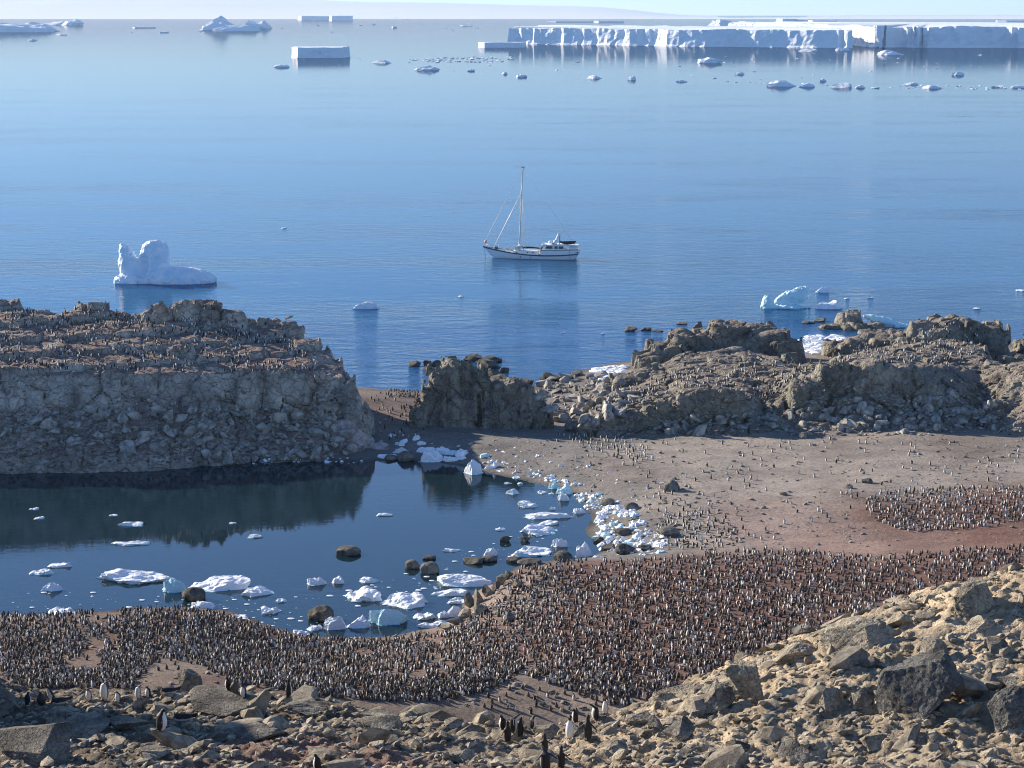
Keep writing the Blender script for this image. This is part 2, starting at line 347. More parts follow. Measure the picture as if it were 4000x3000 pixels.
# ground colours, with shade put into DK: (column, row, z, colour)
BR = (.315, .28, .245); GY = (.205, .195, .182); RD = (.175, .102, .080); OC = (.54, .44, .305); DK = (.22, .185, .145)
TINT = [(2150,1750,1.5,GY),(1700,1720,1.5,GY),(1560,1600,2,(.19,.15,.13)),(1900,1760,1.3,GY),(2150,1870,1,GY),(2350,1960,1,GY),(2430,2070,1,GY),(2480,2150,1,GY),(2300,1720,1.8,GY),(2300,1600,1.5,(.22,.2,.18)),
 (2450,1850,1.6,(.27,.24,.215)),(2600,1800,2,BR),(2600,1950,1.6,BR),(3000,1780,2.3,BR),(3500,1780,2.8,BR),(4000,1800,3,BR),(3000,1900,2.2,BR),(3500,1880,2.5,BR),(2700,2100,1.6,BR),(3100,2000,2,(.31,.245,.21)),(3800,1740,3,(.22,.19,.165)),
 (3700,1990,2.7,RD),(3950,1980,2.9,RD),(3500,2000,2.6,RD),(3300,2090,2.2,(.29,.21,.175)),(3000,2060,2,(.30,.23,.20)),(3700,2105,2.5,(.22,.145,.12)),(3900,2110,2.6,RD),
 (2300,2230,2.8,RD),(2700,2250,3.5,RD),(3200,2250,4,RD),(3700,2230,4.3,RD),(2400,2400,4,RD),(3000,2400,5,RD),(2500,2550,5.5,RD),(2100,2450,4.5,RD),(3400,2400,5,RD),
 (1900,2350,2,(.30,.23,.185)),(1700,2550,3.5,(.18,.125,.098)),(1300,2600,3,(.18,.125,.098)),(2100,2760,7,(.30,.25,.20)),(1950,2700,6.8,(.22,.18,.148)),
 (100,2480,3.8,(.165,.115,.09)),(600,2450,3.8,(.165,.115,.09)),(700,2580,5,(.22,.18,.148)),(200,2620,6,(.17,.12,.097)),(1000,2620,5,(.17,.118,.094)),(500,1850,-1,(.08,.08,.07)),(1000,2100,-1.5,(.06,.065,.06)),(1700,2100,-1,(.06,.065,.06)),(400,2250,-1.5,(.06,.065,.06)),(2150,2050,-.4,(.08,.08,.075))]
TP = np.array([at_z(a, b, c)[:2] for a, b, c, d in TINT]); TC = np.array([d for a, b, c, d in TINT])
def g_tint(x, y, z):
    P = np.stack((x, y, np.zeros_like(x)), 1).astype(np.float32)
    wx = x + 3.5 * fbm(P * 0.12, 4, 31); wy = y + 5 * fbm(P * 0.10, 4, 41)
    C = np.zeros((len(x), 3)); W = np.zeros(len(x))
    for q, c in zip(TP, TC):
        ww = 1.0 / (((wx - q[0]) ** 2 + ((wy - q[1]) * 0.8) ** 2) ** 2 + 40); C += ww[:, None] * c; W += ww
    C /= W[:, None]
    # the near hillside: ochre soil to the right, earth darkened for shade to the left, a reddish gully between
    u = u_of(x, y, z); s = np.clip((u - 1750 + 700 * fbm(P * 0.35, 4, 51)) / 700, 0, 1)[:, None]
    Hc = np.array(DK) * (1 - s) + np.array(OC) * s
    gul = np.exp(-((u - 1250 - 250 * fbm(P * 0.4, 3, 61)) / 420) ** 2) * sstep(48.5, 45, y); Hc = Hc + gul[:, None] * (np.array((.34, .21, .165)) - Hc) * 0.8
    cr = sstep(-.25, .35, fbm(P * 0.9, 4, 71))[:, None]; Hc = Hc * (0.80 + 0.32 * cr)
    gr = sstep(0.1, 0.5, fbm(P * 0.6 + 9, 4, 81))[:, None] * 0.6; Hc = Hc + gr * (np.array((.30, .28, .235)) - Hc)
    f = (1 - sstep(75, 120, y))[:, None]; C = C * (1 - f) + Hc * f
    wet = (1 - sstep(0.02, 0.28, z))[:, None] * (1 - f); C = C * (1 - 0.45 * wet)
    return C
GC = g_tint(GV[:, 0], GV[:, 1], GV[:, 2])
def mat_ground():
    t = NT('ground_soil'); p = t.pos(); a = t.n('Attribute', attribute_name='tint').outputs[0]
    f = t.noise(p, 2.2, 8, 0.7); g = t.noise(p, 14, 5, 0.7)
    c = t.mix(0.8, a, t.ramp(f, [(0.28, 0.45), (0.5, 0.95), (0.75, 1.35)]), 'MULTIPLY')
    c = t.mix(0.8, c, t.ramp(t.noise(t.pos((0.6, 1.0, 1.0)), 0.16, 5, 0.65, 0.6), [(0.33, (0.62, 0.60, 0.60)), (0.5, (0.98, 0.97, 0.97)), (0.66, (1.25, 1.22, 1.2))]), 'MULTIPLY')
    v = t.n('TexVoronoi', {'Vector': p, 'Scale': 5.5, 'Randomness': 1.0})
    c = t.mix(t.ramp(v.outputs['Distance'], [(0.10, 0.55), (0.26, 0.0)]), c, t.mix(0.5, v.outputs['Color'], (.30, .27, .24), 'MIX'), 'MULTIPLY')
    c = t.mix(t.ramp(t.n('TexVoronoi', {'Vector': p, 'Scale': 2.1}).outputs['Distance'], [(0.07, 0.7), (0.14, 0.0)]), c, (.34, .31, .28))
    h = t.math('ADD', t.math('MULTIPLY', f, 1.2), t.math('MULTIPLY', g, 0.5))
    return t.bsdf(c, 0.92, t.bump(h, 1.0, 0.16), 0.15)
M_GROUND = mat_ground()
ground = structure(link('ground', mesh('ground', GV, grid_faces(len(yy), len(uu)), [M_GROUND], smooth=True, attr={'tint': GC})))

# the tide pool lies just over the level of the sea sheet
PP = [(-900, 1780), (0, 1780), (1000, 1740), (1450, 1740), (1750, 1780), (2100, 1850), (2400, 1920), (2450, 2040), (2470, 2180), (2200, 2225), (2000, 2300), (1850, 2500), (1200, 2540), (600, 2450), (-900, 2480)]
pv = [at_z(a, b, 0.004) for a, b in PP]
structure(link('pool', mesh('pool', pv, [list(range(len(pv)))[::-1]], [M_POOL])))

# ------------------------------------------------------------------ rock landforms
def table_height(cols, dlo, dhi, ulo, uhi):
    d = np.arange(dlo, dhi, 0.25); u = np.arange(ulo, uhi, 4.0)
    C = np.array([np.interp(d, [q[0] for q in pts], [q[1] for q in pts]) for uu_, pts in cols])
    T = np.stack([np.interp(u, [c[0] for c in cols], C[:, j]) for j in range(len(d))], 1)
    return lambda x, y, z=8.0: bilinear(T, ulo, 4.0, dlo, 0.25, u_of(x, y, z), y)
def crag_height(x, y, crags):
    z = np.full(np.shape(x), -50.0)
    for (u, d, pt, rx, ry) in crags:
        top = z_of(pt, d); cx = x_of(u, d, top)
        r = ((np.abs(x - cx) / rx) ** 3 + (np.abs(y - d) / ry) ** 3) ** (1 / 3.)
        h = -2 + (top + 2) * (1 - 0.10 * r ** 2) * (1 - sstep(0.72, 1.12, r)); z = np.maximum(z, np.where(r < 1.15, h, -50))
    return z
def rock_disp(P, sc, amp, aniso, seed):
    W = P + 0.22 * sc * np.stack((vnoise(P / sc * .8, seed), vnoise(P / sc * .8, seed + 1), vnoise(P / sc * .8, seed + 2)), 1)
    f1, f2, cid, off = worley(W / sc * np.asarray(aniso, np.float32), seed)
    tilt = np.stack((np.sin(cid * 40), np.cos(cid * 57), np.sin(cid * 91)), 1)
    d = (cid - 0.5) * 1.2 + 1.15 * (off * tilt).sum(1)
    return amp * (d - 1.7 * (1 - sstep(0.0, 0.09, f2 - f1)))
def landform(hfun, x0, x1, y0, y1, z0, z1, h, layers, band=1.5):
    xs = np.arange(x0, x1, h); ys = np.arange(y0, y1, h); zs = np.arange(z0, z1, h, dtype=np.float32)
    X, Y = np.meshgrid(xs, ys, indexing='ij'); H = hfun(X.ravel(), Y.ravel()).reshape(X.shape)
    gx_, gy_ = np.gradient(H, h); H = H.astype(np.float32); G = np.sqrt(1 + np.minimum(gx_ ** 2 + gy_ ** 2, 40)).astype(np.float32)
    F = (zs[None, None, :] - H[:, :, None]) / G[:, :, None]
    I, J, K = np.nonzero(np.abs(F) < band)
    P = np.stack((xs[I], ys[J], zs[K]), 1).astype(np.float32); D = 0
    for sc, amp, an, seed in layers: D = D + rock_disp(P, sc, amp, an, seed)
    D = D + 0.08 * fbm(P * 1.1, 2, 77)
    F[I, J, K] -= np.clip(D, -1.5, .8) * (0.40 + 0.60 * np.clip((G[I, J] - 1.1) / 1.6, 0, 1))
    Hm = H.copy()
    for ax in (0, 1):
        b_ = Hm.copy()
        for k_ in range(-5, 6): Hm = np.maximum(Hm, np.roll(b_, k_, ax))
    F = np.maximum(F, (zs[None, None, :] - Hm[:, :, None] - 0.45) * 0.7)
    V, Q = surface_net(F, (x0, y0, z0), h)
    lab = np.arange(len(V))                 # keep the one large body, drop loose crumbs
    for _ in range(60):
        m = lab[Q].min(1); new = lab.copy()
        for c_ in range(4): np.minimum.at(new, Q[:, c_], m)
        new = new[new]; new = new[new]
        if (new == lab).all(): break
        lab = new
    ids, cnt = np.unique(lab, return_counts=True); ok = np.isin(lab, ids[cnt > 3000])
    Q = Q[ok[Q[:, 0]]]; used = np.zeros(len(V), bool); used[Q.ravel()] = True
    rem = np.cumsum(used) - 1
    return V[used], rem[Q]
def Z(py, d): return (d, z_of(py, d))
LC = []
for u, p in [(-1200, [(276.5, -.5), Z(1780, 277), Z(1590, 283), Z(1430, 286), Z(1340, 294), Z(1240, 304), Z(1165, 314), (332, 6), (347, -3)]),
          (0,   [(275.8, -.4), Z(1790, 277), Z(1600, 283), Z(1440, 286), Z(1350, 294), Z(1255, 304), Z(1195, 312), (330, 5), (345, -3)]),
          (600, [(278.0, -.4), Z(1790, 279.5), Z(1590, 286), Z(1458, 288.5), Z(1350, 298), Z(1282, 306), Z(1226, 313), (329, 5), (343, -3)]),
          (900, [(281.8, -.4), Z(1790, 283), Z(1600, 290), Z(1455, 292), Z(1365, 300), Z(1297, 307), Z(1240, 315), (328, 5), (340, -3)]),
          (1120,[(283.0, -.4), Z(1793, 284.5), Z(1625, 291.5), Z(1455, 293.5), Z(1390, 300), Z(1335, 307), Z(1278, 313), (323, 5), (332, -3)]),
          (1240,[(283.5, -.4), Z(1795, 285), Z(1645, 292), Z(1460, 294), Z(1418, 299), Z(1382, 304), Z(1348, 309), (317, 5), (325, -3)]),
          (1340,[(284.5, -.4), Z(1792, 286), Z(1685, 291), Z(1475, 292.6), Z(1460, 296), Z(1445, 299), Z(1430, 303), (308, 5), (318, -2)]),
          (1405,[(285.5, -.4), Z(1790, 287), Z(1725, 290), Z(1550, 291.2), Z(1545, 293), Z(1540, 295), Z(1530, 298), (302, 3), (308, -1)]),
          (1448,[(286.5, -.4), Z(1785, 287.5), Z(1735, 290), Z(1650, 291.2), Z(1640, 293), Z(1630, 295), Z(1625, 297), (300, 1), (305, -1)]),
          (1485,[(287.5, -1), (288, -1), (290, -1), (291.5, -1), (293, -1), (295, -1), (298, -1), (303, -2), (310, -2)])]:
    LC.append((u, p))
# interpolate columns point by point so that edges run through
lu = np.arange(-1200, 1486, 6.0); LP = np.array([p for u, p in LC])
LPu = np.stack([[np.interp(lu, [u for u, p in LC], LP[:, k_, c_]) for c_ in (0, 1)] for k_ in range(9)])
_lt = table_height([(lu[i], [(LPu[k_, 0, i], LPu[k_, 1, i]) for k_ in range(9)]) for i in range(len(lu))], 270, 350, -1200, 1480)
LCR = [(620, 312, 1192, 3.5, 3), (740, 313, 1166, 4.0, 3.5), (815, 313, 1172, 3.2, 3.2), (900, 313, 1206, 3.2, 3), (355, 312, 1187, 4.5, 3), (15, 313, 1166, 3.2, 3), (-80, 313, 1160, 5, 4),
       (1050, 314, 1240, 3, 3), (1130, 313, 1252, 3, 3), (1200, 308, 1322, 2.4, 3), (700, 296, 1345, 3, 1.5), (480, 297, 1352, 4, 1.5)]
def left_h(x, y):
    P = np.stack((x, y, np.zeros_like(x)), 1)
    xj = x + 1.2 * fbm(P * 0.16, 3, 11); yj = y + 1.6 * fbm(P * 0.14, 4, 12)
    z = np.maximum(_lt(xj, yj), crag_height(x, y, LCR))
    st = np.round(z * 0.75) / 0.75
    return z + 0.55 * (st - z) * sstep(9, 14, z) + 0.35 * fbm(P * 0.35, 4, 13)
ROCK_A = [(0.30, (.24, .215, .185)), (0.45, (.41, .37, .325)), (0.58, (.55, .505, .45)), (0.72, (.65, .605, .545))]
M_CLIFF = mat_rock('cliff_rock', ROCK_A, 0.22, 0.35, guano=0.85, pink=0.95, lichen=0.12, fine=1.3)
PIN = [(1715, 304, 1432, 2.2, 3.2), (1762, 304.5, 1404, 2.1, 3.2), (1805, 305, 1412, 2.1, 3), (1840, 305, 1436, 2.2, 3), (1875, 304.5, 1474, 2.2, 3), (1908, 304, 1512, 2.4, 2.8), (1960, 303.5, 1484, 2.3, 3), (2000, 303, 1475, 2.1, 3),
       (2045, 303, 1496, 2.2, 3), (2085, 302.5, 1534, 2.0, 2.8), (2118, 301.5, 1585, 1.8, 2.4), (1680, 303, 1500, 1.6, 2.4), (1642, 302, 1588, 1.9, 2.4), (1790, 301.5, 1560, 3.0, 1.8), (1960, 300.8, 1590, 3.4, 1.6)]
M_STACK = mat_rock('stack_rock', [(0.30, (.11, .10, .085)), (0.46, (.22, .20, .17)), (0.62, (.34, .31, .265)), (0.76, (.45, .42, .365))], 0.3, 0.35, guano=0.6, lichen=0.5, fine=1.3)
RC = [(2200, [(286, -1), (300, -1), (360, -1.5)]), (2310, [(288, .5), (294, 2.5), (300, 3), (315, 2.5), (330, 1.5), (345, 0), (356, -1.5)]),
      (2420, [(288, 1.2), (292, 2.5), (296, 4.8), (310, 4.2), (330, 3), (348, 1.5), (362, -1.5)]),
      (2700, [(290, 2), (294, 3), (297, 7.8), (310, 6.5), (330, 5), (350, 4), (372, 3), (384, -1.5)]),
      (2900, [(290, 2), (295, 3.4), (298, 7.0), (312, 6.2), (333, 5), (350, 4), (372, 3), (384, -1.5)]),
      (3010, [(290, 2), (297, 3.6), (303, 5.2), (316, 5.6), (335, 5), (350, 3.8), (368, 2), (380, -1.5)]),
      (3190, [(290, 2.5), (295, 4.0), (299, 9.2), (305, 10.4), (318, 8), (335, 5), (346, 1.5), (356, .2), (366, -1)]),
      (3350, [(290, 2.5), (296, 4.6), (298.5, 11), (305, 11.6), (318, 9), (335, 6), (350, 4), (375, 2), (395, -1.5)]),
      (3560, [(290, 2.5), (296.5, 5.4), (299.5, 10.5), (306, 11), (320, 9), (340, 7), (355, 5), (380, 3), (395, -2)]),
      (3700, [(288, 2.5), (299, 5.4), (304, 8.6), (312, 9.2), (325, 8), (345, 6.5), (360, 5), (378, 2), (388, -2)]),
      (3830, [(288, 2.5), (300, 4.6), (310, 7.2), (325, 7.8), (345, 6), (360, 4), (375, 1), (384, -2)]),
      (3930, [(288, 2.5), (296, 5.5), (299, 9), (310, 9), (325, 7), (340, 2.5), (350, -1.5)]),
      (4100, [(286, 2.5), (293, 8), (298, 11), (315, 10), (330, 5), (343, -1.5)]), (4700, [(284, 2.5), (290, 9), (297, 13), (315, 12), (330, 6), (343, -1.5)])]
_rt = table_height(RC, 284, 422, 2200, 4700)
RCR = [(2545, 360, 1376, 4, 5), (2610, 363, 1335, 4.5, 5), (2690, 366, 1290, 5, 6), (2775, 367, 1290, 4.5, 6), (2850, 369, 1254, 5, 7), (2915, 369, 1257, 4.5, 6), (2990, 366, 1277, 5, 6), (3050, 363, 1318, 4, 5), (3095, 359, 1368, 3, 4),
       (3290, 370, 1345, 4, 5), (3380, 370, 1322, 5, 6), (3470, 369, 1310, 5, 6), (3560, 368, 1300, 5, 6), (3645, 368, 1262, 5.5, 7), (3725, 370, 1240, 5.5, 7), (3815, 369, 1262, 5, 6), (3880, 366, 1300, 3.2, 5), (3945, 358, 1385, 4, 4),
       (3318, 414, 1221, 3.8, 4), (3240, 410, 1266, 3, 3), (3370, 408, 1262, 5, 3), (3450, 402, 1290, 5, 4), (4010, 374, 1325, 3.4, 4),
       (2330, 297, 1612, 3.4, 3.6), (2412, 296.5, 1600, 3.4, 3.6), (2490, 297, 1592, 3.6, 3.8), (2570, 297, 1560, 3.2, 3.5), (2450, 330, 1470, 3.5, 3), (2540, 335, 1440, 4, 3), (2640, 338, 1430, 3.5, 3),
       (2780, 296.5, 1518, 3.4, 2.6), (2700, 297, 1515, 3, 2.6), (2860, 297, 1530, 2.6, 2.6), (3260, 300.5, 1412, 3, 3), (3420, 300, 1408, 3.5, 3), (3520, 301, 1415, 3, 3), (3120, 300, 1475, 2.4, 3)]
def right_h(x, y):
    P = np.stack((x, y, np.zeros_like(x)), 1)
    z = _rt(x + 1.8 * fbm(P * 0.18, 4, 14), y + 2.0 * fbm(P * 0.16, 4, 15))
    z = np.maximum(z, crag_height(x + .8 * fbm(P * .3, 3, 16), y, RCR))
    return np.where(x < 8.5, -2, z) + 0.9 * fbm(P * 0.3, 4, 18)
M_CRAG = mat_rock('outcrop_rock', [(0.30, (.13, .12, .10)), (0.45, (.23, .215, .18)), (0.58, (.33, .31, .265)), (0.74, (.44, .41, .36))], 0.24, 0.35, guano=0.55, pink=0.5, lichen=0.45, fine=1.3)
from concurrent.futures import ThreadPoolExecutor
with ThreadPoolExecutor(4) as ex:
    j1 = ex.submit(landform, left_h, -96, -15.6, 271, 349, -1.4, 22, 0.28, [(3.6, .62, (1, 1, .42), 3), (1.2, .17, (1, 1, .7), 5)])
    j3 = ex.submit(landform, right_h, 8, 107, 285, 421, -1.2, 14.5, 0.31, [(4.2, 1.0, (1, 1, .6), 13), (1.5, .26, (1, 1, .8), 15)])
    j2 = ex.submit(landform, lambda x, y: crag_height(x, y, PIN), -17, 9, 296.5, 311, -.6, 14, 0.2, [(2.4, .75, (1, 1, .35), 8), (0.95, .26, (1, 1, .6), 9)])
LV, LQ = j1.result(); SV, SQ = j2.result(); RV, RQ = j3.result()
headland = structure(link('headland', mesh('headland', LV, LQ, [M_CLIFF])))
thing(link('rock_stack', mesh('rock_stack', SV, SQ, [M_STACK])), 'dark craggy rock stack with two humps standing between the beach and the sea', 'rock')
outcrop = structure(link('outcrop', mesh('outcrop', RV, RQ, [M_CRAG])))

# ------------------------------------------------------------------ ice cap along the far coast, and the air in front of it
ix = np.linspace(-26000, 26000, 180); iy = np.concatenate((np.linspace(21000, 24000, 16), np.linspace(24500, 44000, 30)))
IX, IY = np.meshgrid(ix, iy)
sk = np.interp(2000 + F_PX * IX / IY, [-1500, 0, 900, 1300, 1700, 2000, 2200, 2330, 2450, 2650, 2900, 3300, 4000, 5500], [-35, -22, -8, 2, 12, 22, 27, 29, 38, 58, 66, 60, 58, 50])
top = (62 - sk) / F_PX * 34000
rise = sstep(20900, 34000, IY) ** 0.8
PI_ = np.stack((IX.ravel() / 2600, IY.ravel() / 2600, np.zeros(IX.size)), 1)
IZ = top * rise * (1 + 0.25 * fbm(PI_, 5, 91).reshape(IX.shape)) + 22 * sstep(20950, 21100, IY) - 20 + 26 * np.abs(fbm(PI_ * 3, 4, 95)).reshape(IX.shape) * (1 - rise)
IZ[0] = -5
M_SNOW = mat_plain('ice_cap_snow', (.78, .80, .83), 0.8, 0.05, obj=False)
structure(link('ice_cap_hills', mesh('ice_cap_hills', np.stack((IX.ravel(), IY.ravel(), IZ.ravel()), 1), grid_faces(len(iy), len(ix)), [M_SNOW], smooth=True)))
# ------------------------------------------------------------------ looking along a sight line for the first surface
bpy.context.view_layer.update()
DG = bpy.context.evaluated_depsgraph_get()
def hit(px, py, far=900.0):
    d = Vector([float(v) for v in ray(px, py)]).normalized()
    ok, p, n, _, o, _ = SC.ray_cast(DG, Vector((0, 0, CAM_Z)), d, distance=far)
    return (np.array(p), np.array(n), o.name) if ok else (None, None, '')
hit_any = hit
TREES = [(o_.name, BVHTree.FromObject(o_, DG)) for o_ in SC.objects if o_.type == 'MESH' and o_.name in ('ground', 'headland', 'rock_stack', 'outcrop')]
def hit(px, py, far=900.0):                 # the same on the land alone: much faster
    d = Vector([float(v) for v in ray(px, py)]).normalized(); best = (None, None, '', far); o = Vector((0, 0, CAM_Z))
    for nm, tr in TREES:
        p, n, _, ds = tr.ray_cast(o, d, best[3])
        if p is not None and ds < best[3]: best = (p, n, nm, ds)
    if best[0] is None or best[0][2] < 0.0:
        p = at_z(px, py, 0.004); return (p, np.array((0, 0, 1.)), 'pool') if p[1] < 700 else (None, None, '')
    n = np.array(best[1]); return np.array(best[0]), n if n[2] > -.5 else -n, best[2]
def drop(x, y, top=40.0):
    ok, p, n, _, o, _ = SC.ray_cast(DG, Vector((float(x), float(y), top)), Vector((0, 0, -1)), distance=100)
    return (np.array(p), np.array(n), o.name) if ok else (None, None, '')
def in_poly(P, poly):
    x, y = P[:, 0], P[:, 1]; c = np.zeros(len(P), bool); n = len(poly)
    for i in range(n):
        (x1, y1), (x2, y2) = poly[i], poly[i - 1]
        c ^= ((y1 > y) != (y2 > y)) & (x < (x2 - x1) * (y - y1) / (y2 - y1 + 1e-9) + x1)
    return c
def sprinkle(poly, n, mind=0.0, seed=0):
    r = np.random.default_rng(seed); poly = np.asarray(poly, float); lo, hi = poly.min(0), poly.max(0)
    P = lo + r.random((n * 12, 2)) * (hi - lo); P = P[in_poly(P, poly)]
    if not mind: return P[:n]
    cell = {}; out = []
    for p in P:
        k_ = (int(p[0] // mind), int(p[1] * 1.6 // mind))
        if any((p[0] - q[0]) ** 2 + ((p[1] - q[1]) * 1.6) ** 2 < mind ** 2 for a_ in (-1, 0, 1) for b_ in (-1, 0, 1) for q in cell.get((k_[0] + a_, k_[1] + b_), ())): continue
        cell.setdefault(k_, []).append(p); out.append(p)
        if len(out) >= n: break
    return np.array(out)
_ico = {}
def ico(sub):
    if sub not in _ico:
        bm = bmesh.new(); bmesh.ops.create_icosphere(bm, subdivisions=sub, radius=1.0)
        _ico[sub] = (np.array([v.co[:] for v in bm.verts]), np.array([[v.index for v in f.verts] for f in bm.faces])); bm.free()
    return _ico[sub][0].copy(), _ico[sub][1]
def rock_shape(sub, seed, cuts=11, rnd=0.0, rough=0.05):
    V, Fc = ico(sub); r = np.random.default_rng(seed)
    for _ in range(cuts):
        n = r.normal(size=3); n /= np.linalg.norm(n); d = r.uniform(0.34, 0.78) * (1 - rnd) + rnd * 0.9
        V -= np.maximum(V @ n - d, 0)[:, None] * n
    if rough: 
        V += V * (rough * fbm(V * 2.2 + seed, 4, seed % 50))[:, None]
        if sub >= 4: V += V * (rough * 0.8 * (np.abs(fbm(V * 5 + seed, 3, seed % 50 + 3)) - .2))[:, None]
    V -= (V.max(0) + V.min(0)) / 2; V /= (V.max(0) - V.min(0)) / 2
    return V, Fc
# rock colours
RS_WARM = [(0.28, (.24, .205, .155)), (0.45, (.42, .37, .295)), (0.60, (.56, .50, .405)), (0.75, (.64, .58, .48))]
M_BOULD = mat_rock('hillside_boulder', RS_WARM, 1.6, 0.10, lichen=0.55, obj=True, fine=7.0)
M_STONE = mat_rock('hillside_stone', RS_WARM, 2.0, 0.04, lichen=0.25, obj=True, fine=9.0)
M_RUBBLE = mat_rock('hillside_rubble', RS_WARM, 2.0, 0.04, lichen=0.2, isl=True, fine=9.0)
M_DARKB = mat_rock('dark_boulder', [(0.3, (.10, .10, .098)), (0.5, (.20, .20, .193)), (0.7, (.31, .31, .295))], 1.8, 0.14, lichen=0.12, obj=True, fine=8.0)
M_SHADE = mat_rock('shaded_ledge', [(0.3, (.15, .138, .118)), (0.5, (.28, .258, .22)), (0.7, (.40, .37, .32))], 1.2, 0.09, lichen=0.2, obj=True, fine=7.0)  # darker copy of the boulder colours, with shade put in
M_SCREE = mat_rock('scree_stone', [(0.28, (.26, .25, .23)), (0.5, (.45, .43, .40)), (0.72, (.60, .58, .545))], 0.9, 0.08, lichen=0.15, obj=True, fine=3.0)
M_SCREER = mat_rock('scree_rubble', [(0.28, (.18, .165, .15)), (0.5, (.32, .30, .27)), (0.72, (.44, .42, .38))], 0.9, 0.08, lichen=0.15, isl=True, fine=3.0)
M_WETB = mat_rock('shore_boulder', [(0.3, (.07, .066, .06)), (0.5, (.13, .122, .11)), (0.72, (.2, .187, .165))], 0.9, 0.06, lichen=0.2, obj=True, fine=4.0)
M_SANDB = mat_rock('beach_boulder', [(0.3, (.13, .12, .105)), (0.5, (.23, .215, .19)), (0.72, (.34, .315, .28))], 0.9, 0.06, lichen=0.15, obj=True, fine=4.0)
STONES = [mesh('stone_%d' % k_, *rock_shape(2, 100 + k_, 11, 0, 0.0), [M_STONE]) for k_ in range(10)]
SCREES = [mesh('scree_%d' % k_, *rock_shape(2, 200 + k_, 10, 0.0, 0.0), [M_SCREE]) for k_ in range(10)]

def boulder(name, px, py, wpx, hpx, mat, seed, cuts=11, rnd=0.0, deep=0.85, yaw=0.0, tilt=0.0, roll=0.0, sub=5, sink=0.22, dist=None, rough=0.06):
    """a boulder seen at column px with its foot at row py, wpx x hpx pixels large"""
    if dist is None:
        p, n, _ = hit(px, py)
    else:
        p = np.array((x_of(px, dist, z_of(py, dist)), dist, z_of(py, dist)))
    m = mpp(p); wd, ht = wpx * m, hpx * m
    V, Fc = rock_shape(sub, seed, cuts, rnd, rough)
    V = V * np.array((wd / 2, wd * deep / 2, ht * (1 + sink) / 2)); V[:, 2] += ht * (1 - sink) / 2
    # keep the shape but let the upper part lean
    V[:, 0] += V[:, 2] * roll; V[:, 1] += V[:, 2] * tilt
    o = link(name, mesh(name, V, Fc, [mat]), loc=(p[0], p[1] + wd * deep * 0.35, p[2]), rot=(0, 0, yaw)); return o

